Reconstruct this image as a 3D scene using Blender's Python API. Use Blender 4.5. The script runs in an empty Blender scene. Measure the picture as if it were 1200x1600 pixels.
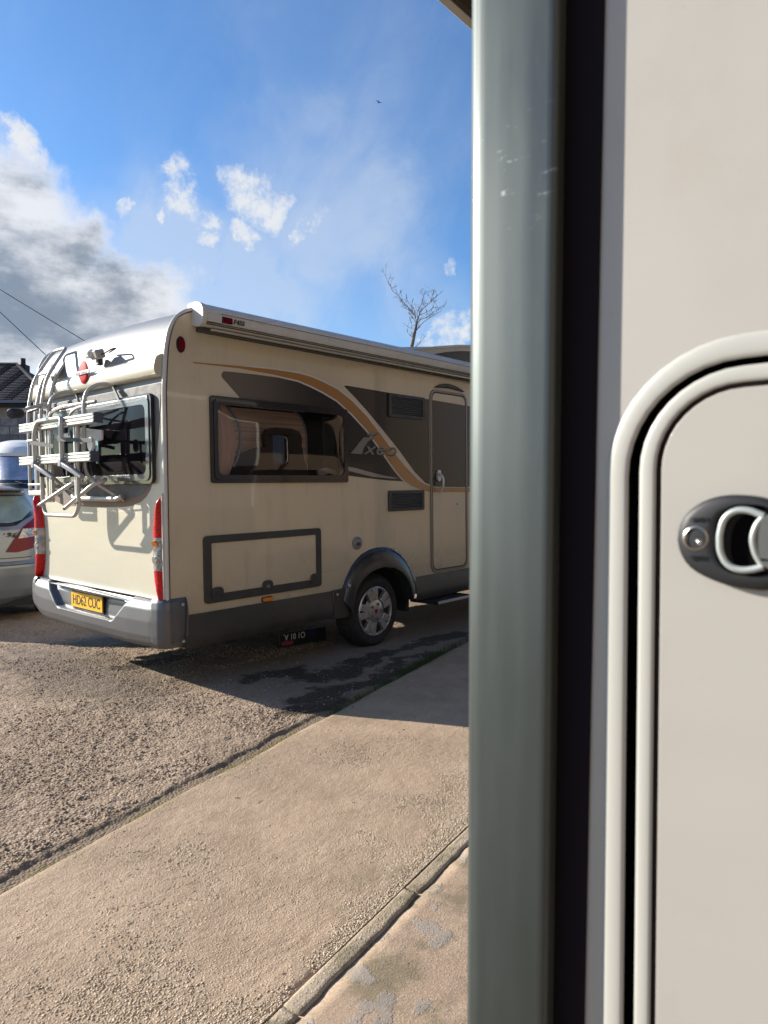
import bpy, bmesh, math, random
import numpy as np
from mathutils import Vector, Matrix, noise
from mathutils.geometry import tessellate_polygon
sc = bpy.context.scene
C = sc.collection
rnd = random.Random(7)
rad = math.radians

# ------------------------------------------------------------------ camera
cd = bpy.data.cameras.new('camera'); cam = bpy.data.objects.new('camera', cd); C.objects.link(cam)
cam.location = (-2.563, -4.238, 1.40)
cam.rotation_euler = (rad(90 - 1.6), 0, rad(41.6 - 90))
cd.sensor_fit = 'VERTICAL'; cd.sensor_height = 36; cd.lens = 36 * 1080 / 1600
cd.clip_start = 0.02; cd.clip_end = 3000
cd.dof.use_dof = True; cd.dof.focus_distance = 6.0; cd.dof.aperture_fstop = 7.5
sc.camera = cam

# ------------------------------------------------------------------ light
SUN = Vector((-1.05, 2.40, 1.0)).normalized()
sl = bpy.data.lights.new('sun', 'SUN'); so = bpy.data.objects.new('sun', sl); C.objects.link(so)
sl.energy = 5.0; sl.angle = rad(0.53); sl.color = (1.0, 0.925, 0.82)
so.rotation_euler = SUN.to_track_quat('Z', 'Y').to_euler(); so.location = (-5, 10, 8)
sc.view_settings.view_transform = 'Standard'; sc.view_settings.look = 'None'
sc.view_settings.exposure = 0.9; sc.view_settings.gamma = 1; sc.view_settings.use_curve_mapping = False
SKY_STRENGTH = 0.082

# ------------------------------------------------------------------ node helpers
class NT:
    def __init__(s, nt): s.nt = nt
    def n(s, t, **k):
        o = s.nt.nodes.new(t)
        for a, b in k.items(): setattr(o, a, b)
        return o
    def put(s, sock, v):
        if isinstance(v, bpy.types.NodeSocket): s.nt.links.new(v, sock)
        elif v is not None:
            if isinstance(v, (tuple, list)) and len(v) == 3 and sock.type == 'RGBA': v = (*v, 1)
            sock.default_value = v
    def m(s, op, a, b=None, c=None, clamp=False):
        o = s.n('ShaderNodeMath', operation=op, use_clamp=clamp)
        s.put(o.inputs[0], a); s.put(o.inputs[1], b)
        if c is not None: s.put(o.inputs[2], c)
        return o.outputs[0]
    def v(s, op, a, b=None):
        o = s.n('ShaderNodeVectorMath', operation=op); s.put(o.inputs[0], a)
        if b is not None: s.put(o.inputs[1], b)
        return o.outputs['Value'] if op in ('DOT_PRODUCT', 'LENGTH', 'DISTANCE') else o.outputs[0]
    def sm(s, x, a, b, lo=0., hi=1.):
        o = s.n('ShaderNodeMapRange', interpolation_type='SMOOTHSTEP')
        for i, q in enumerate((x, a, b, lo, hi)): s.put(o.inputs[i], q)
        return o.outputs[0]
    def mix(s, f, a, b, mode='MIX'):
        o = s.n('ShaderNodeMix', data_type='RGBA', blend_type=mode)
        s.put(o.inputs[0], f); s.put(o.inputs[6], a); s.put(o.inputs[7], b)
        return o.outputs[2]
    def noise(s, vec, scale, detail=4, rough=.55, dist=0.):
        o = s.n('ShaderNodeTexNoise'); s.put(o.inputs['Vector'], vec)
        s.put(o.inputs['Scale'], scale); s.put(o.inputs['Detail'], detail); s.put(o.inputs['Roughness'], rough); s.put(o.inputs['Distortion'], dist)
        return o.outputs[0]
    def vor(s, vec, scale, feature='F1', out=0):
        o = s.n('ShaderNodeTexVoronoi', feature=feature); s.put(o.inputs['Vector'], vec); s.put(o.inputs['Scale'], scale)
        return o.outputs[out]
    def ramp(s, f, stops):
        o = s.n('ShaderNodeValToRGB'); e = o.color_ramp.elements
        while len(e) < len(stops): e.new(.5)
        for i, (p, c) in enumerate(stops): e[i].position = p; e[i].color = (*c, 1)
        s.put(o.inputs[0], f); return o.outputs[0]
    def obj(s): return s.n('ShaderNodeTexCoord').outputs['Object']
    def xyz(s, v):
        o = s.n('ShaderNodeSeparateXYZ'); s.put(o.inputs[0], v); return o.outputs
    def bump(s, h, strength, dist):
        o = s.n('ShaderNodeBump'); s.put(o.inputs['Height'], h); s.put(o.inputs['Strength'], strength); s.put(o.inputs['Distance'], dist)
        return o.outputs[0]

# ------------------------------------------------------------------ world: sky with clouds, by direction
F0 = Vector((math.cos(rad(41.6)), math.sin(rad(41.6)), 0)); R0 = Vector((math.sin(rad(41.6)), -math.cos(rad(41.6)), 0))
def skydir(px, py):
    p = rad(-1.6); F = F0 * math.cos(p) + Vector((0, 0, math.sin(p))); U = R0.cross(F)
    return (F + R0 * ((px - 600) / 1080) - U * ((py - 800) / 1080)).normalized()
world = bpy.data.worlds.new('World'); sc.world = world; world.use_nodes = True
W = NT(world.node_tree); bg = world.node_tree.nodes['Background']
sk = W.n('ShaderNodeTexSky', sky_type='NISHITA'); sk.sun_disc = False
sk.sun_elevation = math.asin(SUN.z); sk.sun_rotation = math.atan2(SUN.x, SUN.y)
sk.dust_density = 0.6; sk.ozone_density = 2.0
gen = W.n('ShaderNodeTexCoord').outputs['Generated']
dirn = W.v('NORMALIZE', gen)
sky_col = W.mix(1.0, sk.outputs[0], (0.70, 1.02, 1.34), 'MULTIPLY')
nz = W.n('ShaderNodeTexNoise'); W.put(nz.inputs['Vector'], dirn); W.put(nz.inputs['Scale'], 7.0); W.put(nz.inputs['Detail'], 7.0); W.put(nz.inputs['Roughness'], .6)
warp = W.v('SUBTRACT', nz.outputs[1], (0.5, 0.5, 0.5))
wsc = W.n('ShaderNodeVectorMath', operation='SCALE'); W.put(wsc.inputs[0], warp); wsc.inputs['Scale'].default_value = 0.16
wdir = W.v('NORMALIZE', W.v('ADD', dirn, wsc.outputs[0]))
def blob(px, py, r_out, r_in=0., d=wdir, amp=1.):
    v = skydir(px, py); ang = lambda r: math.cos(math.atan(r / 1080))
    return W.sm(W.v('DOT_PRODUCT', d, tuple(v)), ang(r_out), ang(r_in), 0, amp)
def union(lst):
    a = lst[0]
    for b in lst[1:]: a = W.m('MAXIMUM', a, b)
    return a
def add(lst):
    a = lst[0]
    for b in lst[1:]: a = W.m('ADD', a, b)
    return a
fine = W.noise(dirn, 24, 9, .68); mid = W.noise(dirn, 6.5, 6, .6)
_sv = W.xyz(dirn)
cir = W.n('ShaderNodeMapping'); W.put(cir.inputs['Vector'], dirn); cir.inputs['Rotation'].default_value = (.3, .2, .9); cir.inputs['Scale'].default_value = (9, 2.4, 5)
streak = W.noise(cir.outputs[0], 1.6, 7, .6, .6)
# thin veils
veil = add([blob(545, 300, 150, 0, wdir, .45), blob(450, 262, 120, 0, wdir, .28), blob(630, 330, 110, 0, wdir, .28), blob(300, 450, 150, 0, wdir, .6), blob(650, 180, 130, 0, wdir, .22), blob(370, 470, 190, 0, wdir, .55), blob(200, 440, 180, 0, wdir, .5), blob(560, 520, 220, 0, wdir, .38), blob(520, 20, 160, 0, wdir, .18), blob(90, 600, 220, 20, wdir, .45)])
# veils over the rest of the sky
low = W.sm(_sv[2], .45, .02, 0, .35)
veil2 = W.m('MULTIPLY', W.sm(streak, .42, .72), W.m('ADD', low, .07))
veil = W.m('ADD', W.m('MULTIPLY', veil, W.sm(streak, .25, .62, .55, 1.15)), veil2, clamp=True)
col = W.mix(W.m('MULTIPLY', veil, .56), sky_col, (4.3, 4.8, 5.5))
# small fair-weather scraps
scr = union([blob(297, 320, 46), blob(320, 345, 30), blob(385, 308, 48), blob(410, 325, 30), blob(375, 365, 32), blob(385, 385, 20), blob(484, 342, 26), blob(461, 358, 20), blob(715, 395, 24), blob(20, 232, 42), blob(45, 243, 28), blob(196, 330, 22), blob(320, 384, 20), blob(258, 350, 14), blob(715, 520, 60), blob(690, 545, 50)])
scm = W.sm(W.m('ADD', W.m('MULTIPLY', scr, 1.1), W.m('MULTIPLY', W.m('SUBTRACT', fine, .5), 3.0)), .62, 1.5, 0, .9)
col = W.mix(scm, col, (5.6, 5.7, 5.8))
# the grey bank, going on to the left of the frame
bank = union([blob(-60, 350, 130, 50), blob(30, 350, 125, 30), blob(95, 380, 95, 20), blob(60, 450, 130, 30), blob(165, 470, 100, 20), blob(245, 500, 95, 10), blob(0, 510, 120, 20), blob(120, 515, 90, 10), blob(-200, 400, 260, 80), blob(-420, 420, 280, 80), blob(-100, 560, 150, 40)])
# looser banks elsewhere round the horizon
far = W.m('MULTIPLY', W.sm(W.noise(dirn, 2.3, 3, .5), .5, .68), W.sm(_sv[2], .5, .12))
side = W.sm(W.v('DOT_PRODUCT', dirn, tuple(skydir(600, 500))), .86, .5)
bank = W.m('MAXIMUM', bank, W.m('MULTIPLY', far, side))
bd = W.m('ADD', bank, W.m('MULTIPLY', W.m('SUBTRACT', mid, .5), 1.5))
bd = W.m('ADD', bd, W.m('MULTIPLY', W.m('SUBTRACT', fine, .5), .28))
ba = W.sm(bd, .15, .95)
core = W.sm(W.m('ADD', bd, W.m('MULTIPLY', W.m('SUBTRACT', W.noise(W.v('MULTIPLY', dirn, (1, 1, 2.4)), 8, 6, .6), .5), 2.0)), .50, 1.35)
bcol = W.mix(core, (5.7, 5.75, 5.9), (1.6, 1.9, 2.35))
col = W.mix(W.m('MULTIPLY', ba, .93), col, bcol)
W.put(bg.inputs[0], col); bg.inputs[1].default_value = SKY_STRENGTH

# ------------------------------------------------------------------ materials
MATS = {}
def mat(name, color, rough=.5, metal=0., coat=0., spec=.5, vary=0., vscale=3., bumps=0., bscale=40., bdist=.002, fn=None, emit=None, trans=0.):
    if name in MATS: return MATS[name]
    m = bpy.data.materials.new(name); m.use_nodes = True; MATS[name] = m
    T = NT(m.node_tree); b = m.node_tree.nodes['Principled BSDF']
    b.inputs['Roughness'].default_value = rough; b.inputs['Metallic'].default_value = metal
    b.inputs['Coat Weight'].default_value = coat; b.inputs['Coat Roughness'].default_value = .04
    b.inputs['Specular IOR Level'].default_value = spec
    c = color
    if vary:
        nn = T.noise(T.obj(), vscale, 6, .65)
        c = T.mix(T.sm(nn, .3, .72), tuple(x * (1 - vary) for x in color), tuple(min(1, x * (1 + vary * .6)) for x in color))
        T.put(b.inputs['Roughness'], T.sm(T.noise(T.obj(), vscale * 5, 4), .3, .7, max(.02, rough * .85), min(1, rough * 1.25)))
    T.put(b.inputs['Base Color'], c)
    if bumps: T.put(b.inputs['Normal'], T.bump(T.noise(T.obj(), bscale, 3), bumps, bdist))
    if fn: fn(T, b)
    return m

def streaky(base, dirt, amt, sx=6., sz=.7, lowz=None):
    """dirt streaks that run down a panel; base/dirt are colours"""
    def f(T, b):
        co = T.obj(); s = T.noise(T.v('MULTIPLY', co, (sx, sx, sz)), 1.6, 6, .6)
        g = T.noise(co, 3.2, 6, .65)
        k = T.m('MULTIPLY', T.sm(s, .45, .8), T.sm(g, .35, .7))
        sp = T.sm(T.noise(co, 60, 2, .5), .70, .76)
        if lowz: k = T.m('ADD', k, T.m('MULTIPLY', T.sm(T.xyz(co)[2], lowz[1], lowz[0]), .6))
        k = T.m('ADD', T.m('MULTIPLY', k, amt), T.m('MULTIPLY', sp, .12), clamp=True)
        T.put(b.inputs['Base Color'], T.mix(k, base, dirt))
        T.put(b.inputs['Roughness'], T.m('ADD', b.inputs['Roughness'].default_value, T.m('MULTIPLY', k, .35)))
        T.put(b.inputs['Normal'], T.bump(T.noise(T.v('MULTIPLY', co, (1.1, 1, 3.2)), 1.7, 2), .28, .012))
    return f
CREAM = (.63, .54, .385)
M_cream = mat('cream_paint', CREAM, .22, coat=.6, fn=streaky(CREAM, (.22, .18, .12), .45, lowz=(.5, 1.0)))
M_creamrear = mat('cream_gelcoat', (.56, .52, .40), .36, coat=.15, fn=streaky((.56, .52, .40), (.45, .4, .3), .25))
M_roof = mat('white_roof_skin', (.21, .22, .235), .5, spec=.35)
M_trim = mat('pale_trim', (.62, .59, .52), .3, vary=.08)
M_alu = mat('aluminium_tube', (.50, .48, .45), .36, metal=.4)
M_alu2 = mat('fluted_aluminium', (.58, .56, .52), .34, metal=.45)
M_chrome = mat('bright_metal', (.72, .72, .72), .18, metal=1)
M_greyabs = mat('grey_plastic', (.050, .049, .047), .45, vary=.2, vscale=5, bumps=.15, bscale=300, bdist=.0006)
M_bumper = mat('silver_bumper', (.12, .122, .126), .42, metal=.35, coat=.15)
M_skirt = mat('grey_skirt', (.055, .052, .048), .38, metal=.1, vary=.2, vscale=3)
M_black = mat('black_rubber', (.018, .018, .02), .5, vary=.15)
M_blackgl = mat('black_window_frame', (.012, .012, .014), .22, coat=.3)
M_tyre = mat('tyre_rubber', (.022, .021, .02), .75, vary=.35, vscale=12, bumps=.3, bscale=120)
M_rim = mat('silver_wheel_trim', (.48, .47, .45), .3, metal=.65, vary=.18, vscale=14)
M_void = mat('deep_gap_shade_black', (.004, .0035, .004), .95, spec=.05)  # black stands in for shade deep in the door gap and latch pocket
M_dark = mat('dark_underside', (.02, .02, .02), .8)
M_orange = mat('orange_vinyl', (.40, .19, .06), .25, coat=.4)
M_vent = mat('vent_grey', (.13, .125, .115), .5)
M_dvinyl = mat('charcoal_vinyl', (.020, .018, .018), .26, coat=.3, spec=.35)
M_silvinyl = mat('silver_vinyl', (.30, .28, .25), .3, coat=.4)
M_logo = mat('satin_logo_metal', (.22, .20, .175), .35, metal=.3)
def grad_vinyl(T, b):
    x = T.xyz(T.obj())[0]
    T.put(b.inputs['Base Color'], T.mix(T.sm(x, .55, 1.55), (.15, .12, .095), (.022, .019, .019)))
M_gvinyl = mat('faded_charcoal_vinyl', (.1, .1, .1), .28, coat=.2, spec=.35, fn=grad_vinyl)
M_rgrey = mat('grey_rear_panel', (.155, .15, .14), .55, spec=.25, vary=.08)
M_rbrown = mat('brown_rear_band', (.22, .145, .10), .5, spec=.3)
M_red = mat('red_lens', (.58, .003, .002), .25, spec=.4, coat=.1, bumps=.4, bscale=40, bdist=.005, vary=.35, vscale=14)
M_dred = mat('dark_red_lens', (.13, .001, .010), .3, spec=.25)
M_amber = mat('amber_lens', (.75, .22, .01), .2, coat=.6)
M_clear = mat('clear_lens', (.40, .38, .36), .15, metal=.5, coat=.5, bumps=.7, bscale=22, bdist=.014, vary=.5, vscale=18)
M_plate = mat('yellow_plate', (.86, .46, .01), .4)
M_ink = mat('black_ink', (.012, .012, .012), .45)
M_white = mat('white_plastic', (.74, .71, .66), .4, vary=.05)
M_badge = mat('red_badge', (.50, .004, .012), .6, spec=.12)
M_wood = mat('interior_wood', (.34, .20, .12), .4, fn=lambda T, b: T.put(b.inputs['Base Color'], T.mix(T.noise(T.v('MULTIPLY', T.obj(), (.6, 1, 22)), 3, 5), (.66, .46, .33), (.42, .27, .18))))
M_uphol = mat('dark_upholstery', (.05, .04, .04), .8)
M_blind = mat('grey_blind', (.52, .50, .53), .7, vary=.1)
def glassy(name, tint, trans, rough=.03, gl=1.0, df_mix=.3):
    m = bpy.data.materials.new(name); m.use_nodes = True; MATS[name] = m
    T = NT(m.node_tree); out = m.node_tree.nodes['Material Output']; m.node_tree.nodes.remove(m.node_tree.nodes['Principled BSDF'])
    tr = T.n('ShaderNodeBsdfTransparent'); tr.inputs[0].default_value = (*trans, 1)
    df = T.n('ShaderNodeBsdfDiffuse'); df.inputs[0].default_value = (*tint, 1)
    g = T.n('ShaderNodeBsdfGlossy'); g.inputs['Roughness'].default_value = rough; g.inputs[0].default_value = (gl, gl, gl, 1)
    nrm = T.bump(T.noise(T.obj(), 1.6, 2), .25, .01); T.put(g.inputs['Normal'], nrm)
    a = T.n('ShaderNodeMixShader'); a.inputs[0].default_value = df_mix; T.put(a.inputs[1], tr.outputs[0]); T.put(a.inputs[2], df.outputs[0])
    fr = T.n('ShaderNodeFresnel'); fr.inputs[0].default_value = 1.5; T.put(fr.inputs['Normal'], nrm)
    b = T.n('ShaderNodeMixShader'); T.put(b.inputs[0], T.m('ADD', fr.outputs[0], .02)); T.put(b.inputs[1], a.outputs[0]); T.put(b.inputs[2], g.outputs[0])
    T.put(out.inputs[0], b.outputs[0]); return m
M_acryl = glassy('smoked_acrylic', (.016, .014, .018), (.26, .235, .27))
M_acryl2 = glassy('dark_rear_acrylic', (.026, .023, .032), (.13, .115, .14), .05, .30)
M_acryl_side = glassy('side_acrylic', (.03, .025, .022), (.86, .81, .80), .03, .9, .1)
M_added_pane = glassy('added_pane_acrylic', (.7, .7, .7), (.9, .9, .9))
M_glass = glassy('car_glass', (.05, .07, .075), (.35, .42, .42))

# ------------------------------------------------------------------ mesh helpers
class MB:
    def __init__(s): s.v = []; s.f = []
    def add(s, vs, fs):
        o = len(s.v); s.v += [tuple(v) for v in vs]; s.f += [tuple(i + o for i in f) for f in fs]; return s
    def box(s, x0, x1, y0, y1, z0, z1):
        return s.add([(x, y, z) for x in (x0, x1) for y in (y0, y1) for z in (z0, z1)],
                     [(0, 1, 3, 2), (4, 6, 7, 5), (0, 4, 5, 1), (2, 3, 7, 6), (0, 2, 6, 4), (1, 5, 7, 3)])
    def obox(s, c, ax, ay, az):
        c, ax, ay, az = map(Vector, (c, ax, ay, az))
        return s.add([c + ax * i + ay * j + az * k for i in (-1, 1) for j in (-1, 1) for k in (-1, 1)],
                     [(0, 1, 3, 2), (4, 6, 7, 5), (0, 4, 5, 1), (2, 3, 7, 6), (0, 2, 6, 4), (1, 5, 7, 3)])
    def bar(s, a, b, w, h, up=(0, 0, 1)):
        a, b = Vector(a), Vector(b); d = b - a; L = d.length / 2; d.normalize(); up = Vector(up)
        sd = d.cross(up).normalized(); u = sd.cross(d)
        return s.obox((a + b) / 2, d * L, sd * w / 2, u * h / 2)
    def prism(s, poly, axis, a, b, holes=()):
        """extrude a polygon (with holes); axis 0: poly=(y,z), 1: (x,z), 2: (x,y)"""
        def P(p, t): return {0: (t, p[0], p[1]), 1: (p[0], t, p[1]), 2: (p[0], p[1], t)}[axis]
        rings = [list(poly)] + [list(h) for h in holes]
        tr = tessellate_polygon([[Vector((p[0], p[1], 0)) for p in r] for r in rings])
        flat = [p for r in rings for p in r]; n = len(flat)
        s.add([P(p, a) for p in flat] + [P(p, b) for p in flat], [t for t in tr] + [(t[2] + n, t[1] + n, t[0] + n) for t in tr])
        o = len(s.v) - 2 * n; k = 0
        for r in rings:
            m = len(r)
            for i in range(m): s.f.append((o + k + i, o + k + (i + 1) % m, o + k + (i + 1) % m + n, o + k + i + n))
            k += m
        return s
    def tube(s, path, r, seg=10, closed=False, caps=True, r2=None):
        path = [Vector(p) for p in path]; n = len(path); rings = []
        up = None
        for i, p in enumerate(path):
            a = path[(i - 1) % n] if (closed or i) else p; b = path[(i + 1) % n] if (closed or i < n - 1) else p
            d = (b - a).normalized()
            if up is None: up = Vector((0, 0, 1)) if abs(d.z) < .9 else Vector((1, 0, 0))
            sd = d.cross(up).normalized(); up2 = sd.cross(d).normalized(); up = up2
            rr = r if r2 is None else r + (r2 - r) * i / (n - 1)
            rings.append([p + sd * (rr * math.cos(t * 2 * math.pi / seg)) + up2 * (rr * math.sin(t * 2 * math.pi / seg)) for t in range(seg)])
        vs = [v for g in rings for v in g]; fs = []
        for i in range(n if closed else n - 1):
            j = (i + 1) % n
            for t in range(seg): fs.append((i * seg + t, i * seg + (t + 1) % seg, j * seg + (t + 1) % seg, j * seg + t))
        if caps and not closed: fs += [tuple(range(seg))[::-1], tuple((n - 1) * seg + t for t in range(seg))]
        return s.add(vs, fs)
    def lathe(s, prof, axis, c, seg=40):
        """prof=(r, h) pairs turned about an axis direction through c"""
        ax = Vector(axis).normalized(); u = ax.orthogonal().normalized(); w = ax.cross(u); c = Vector(c)
        vs = []; n = len(prof)
        for r, h in prof:
            vs += [c + ax * h + (u * math.cos(t * 2 * math.pi / seg) + w * math.sin(t * 2 * math.pi / seg)) * r for t in range(seg)]
        fs = [(i * seg + t, i * seg + (t + 1) % seg, (i + 1) * seg + (t + 1) % seg, (i + 1) * seg + t) for i in range(n - 1) for t in range(seg)]
        return s.add(vs, fs)
    def grid(s, P, nu, nv):
        vs = [P(i / nu, j / nv) for i in range(nu + 1) for j in range(nv + 1)]
        return s.add(vs, [(i * (nv + 1) + j, (i + 1) * (nv + 1) + j, (i + 1) * (nv + 1) + j + 1, i * (nv + 1) + j + 1) for i in range(nu) for j in range(nv)])
    def build(s, name, m, parent=None, smooth=None, bevel=0., seg=2, label=None, kind=None):
        me = bpy.data.meshes.new(name); me.from_pydata([tuple(v) for v in s.v], [], s.f); me.update()
        bm = bmesh.new(); bm.from_mesh(me); bmesh.ops.recalc_face_normals(bm, faces=bm.faces); bm.to_mesh(me); bm.free()
        me.materials.append(m)
        return link(name, me, parent, smooth, bevel, seg, label, kind)
def link(name, me, parent=None, smooth=None, bevel=0., seg=2, label=None, kind=None):
    o = bpy.data.objects.new(name, me); C.objects.link(o)
    if parent: o.parent = parent
    if bevel:
        md = o.modifiers.new('bevel', 'BEVEL'); md.width = bevel; md.segments = seg; md.limit_method = 'ANGLE'; md.angle_limit = rad(35)
    if smooth or bevel:
        for p in me.polygons: p.use_smooth = True
        me.set_sharp_from_angle(angle=rad(smooth if smooth else 40))
    if label: o['label'] = label
    if kind: o['kind'] = kind
    return o
def empty(name, loc=(0, 0, 0), rot=(0, 0, 0), parent=None, label=None, cat=None, group=None):
    o = bpy.data.objects.new(name, None); C.objects.link(o); o.location = loc; o.rotation_euler = rot; o.empty_display_size = .2
    if parent: o.parent = parent
    if label: o['label'] = label
    if cat: o['category'] = cat
    if group: o['group'] = group
    return o
def tag(o, label, cat, group=None):
    o['label'] = label; o['category'] = cat
    if group: o['group'] = group
    return o
def rrect(x0, x1, z0, z1, r, n=6):
    pts = []
    for cx, cz, a in ((x1 - r, z1 - r, 0), (x0 + r, z1 - r, 90), (x0 + r, z0 + r, 180), (x1 - r, z0 + r, 270)):
        for i in range(n + 1):
            t = rad(a + 90 * i / n); pts.append((cx + r * math.cos(t), cz + r * math.sin(t)))
    return pts
def ellipse(cx, cz, a, b, n=28): return [(cx + a * math.cos(t * 2 * math.pi / n), cz + b * math.sin(t * 2 * math.pi / n)) for t in range(n)]
def smooth_path(pts, r=.05, n=5):
    """round the inner corners of a polyline"""
    P = [Vector(p) for p in pts]; out = [P[0]]
    for i in range(1, len(P) - 1):
        a, b, c = P[i - 1], P[i], P[i + 1]; d1, d2 = a - b, c - b
        k = min(r, d1.length * .48, d2.length * .48); p, q = b + d1.normalized() * k, b + d2.normalized() * k
        for j in range(n + 1):
            t = j / n; out.append(p * (1 - t) ** 2 + b * 2 * t * (1 - t) + q * t * t)
    out.append(P[-1]); return out
def text_mesh(s, w, h, depth=.001, shear=0., bold=0.):
    cu = bpy.data.curves.new('t', 'FONT'); cu.body = s; cu.extrude = depth; cu.shear = shear; cu.offset = bold; cu.size = 1
    o = bpy.data.objects.new('t', cu); C.objects.link(o); bpy.context.view_layer.update()
    me = bpy.data.meshes.new_from_object(o.evaluated_get(bpy.context.evaluated_depsgraph_get()))
    bpy.data.objects.remove(o); bpy.data.curves.remove(cu)
    n = len(me.vertices); co = np.empty(n * 3); me.vertices.foreach_get('co', co); co = co.reshape(-1, 3)
    lo, hi = co.min(0), co.max(0)
    co[:, 0] = (co[:, 0] - (lo[0] + hi[0]) / 2) * w / (hi[0] - lo[0]); co[:, 1] = (co[:, 1] - (lo[1] + hi[1]) / 2) * h / (hi[1] - lo[1]); co[:, 2] *= depth / max(1e-6, hi[2])
    me.vertices.foreach_set('co', co.ravel()); me.update(); return me
def put_text(name, s, w, h, c, xd, yd, m, parent, depth=.001, shear=0., bold=0.):
    me = text_mesh(s, w, h, depth, shear, bold); xd, yd = Vector(xd).normalized(), Vector(yd).normalized(); zd = xd.cross(yd)
    me.transform(Matrix((( xd.x, yd.x, zd.x, c[0]), (xd.y, yd.y, zd.y, c[1]), (xd.z, yd.z, zd.z, c[2]), (0, 0, 0, 1))))
    me.materials.append(m); return link(name, me, parent)

# ================================================================== GROUND
def np_noise(x, y, scale, octv=4, seed=0, gain=.5):
    r = np.random.RandomState(seed); out = np.zeros_like(x); amp = 1; tot = 0
    for o in range(octv):
        T = r.rand(256, 256); xs, ys = x * scale * 2 ** o + 37.1 * o, y * scale * 2 ** o + 11.7 * o
        xi, yi = np.floor(xs).astype(int), np.floor(ys).astype(int); fx, fy = xs - xi, ys - yi
        fx = fx * fx * (3 - 2 * fx); fy = fy * fy * (3 - 2 * fy)
        g = lambda a, b: T[a % 256, b % 256]
        out += amp * ((g(xi, yi) * (1 - fx) + g(xi + 1, yi) * fx) * (1 - fy) + (g(xi, yi + 1) * (1 - fx) + g(xi + 1, yi + 1) * fx) * fy)
        tot += amp; amp *= gain
    return out / tot
def npmesh(name, co, quads, m, kind='structure', smooth=True, parent=None):
    me = bpy.data.meshes.new(name); me.vertices.add(len(co)); me.vertices.foreach_set('co', co.astype(np.float32).ravel())
    k = quads.shape[1]
    me.loops.add(quads.size); me.loops.foreach_set('vertex_index', quads.astype(np.int32).ravel())
    me.polygons.add(len(quads)); me.polygons.foreach_set('loop_start', np.arange(0, quads.size, k, dtype=np.int32)); me.update(calc_edges=True); me.validate()
    me.materials.append(m)
    if smooth: me.polygons.foreach_set('use_smooth', np.ones(len(quads), bool))
    o = bpy.data.objects.new(name, me); C.objects.link(o)
    if kind: o['kind'] = kind
    if parent: o.parent = parent
    return o
E0 = np.array([-1.675, -1.652]); ED = np.array([math.cos(rad(14.1)), math.sin(rad(14.1))]); EN = np.array([-ED[1], ED[0]])
def edge_wob(s): return .022 * (np_noise(s, s * 0, 2.2, 4, 5) - .5) * 2
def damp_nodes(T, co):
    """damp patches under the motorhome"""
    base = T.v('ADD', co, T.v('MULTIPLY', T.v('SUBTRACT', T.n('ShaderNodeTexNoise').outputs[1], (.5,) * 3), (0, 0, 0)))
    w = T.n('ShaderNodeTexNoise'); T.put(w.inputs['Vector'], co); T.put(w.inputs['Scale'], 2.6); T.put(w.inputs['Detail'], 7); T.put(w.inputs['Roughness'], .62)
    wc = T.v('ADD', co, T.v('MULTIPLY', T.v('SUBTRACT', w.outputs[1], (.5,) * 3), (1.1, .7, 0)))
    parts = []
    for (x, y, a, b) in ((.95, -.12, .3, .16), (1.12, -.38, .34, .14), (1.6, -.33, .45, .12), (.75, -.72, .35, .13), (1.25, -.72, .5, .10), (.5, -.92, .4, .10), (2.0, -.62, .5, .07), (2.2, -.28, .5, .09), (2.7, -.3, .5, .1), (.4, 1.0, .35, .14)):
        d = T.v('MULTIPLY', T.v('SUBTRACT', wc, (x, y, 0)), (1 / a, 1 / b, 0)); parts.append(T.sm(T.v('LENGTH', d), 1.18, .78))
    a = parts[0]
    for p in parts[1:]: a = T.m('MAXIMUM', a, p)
    return a
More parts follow.
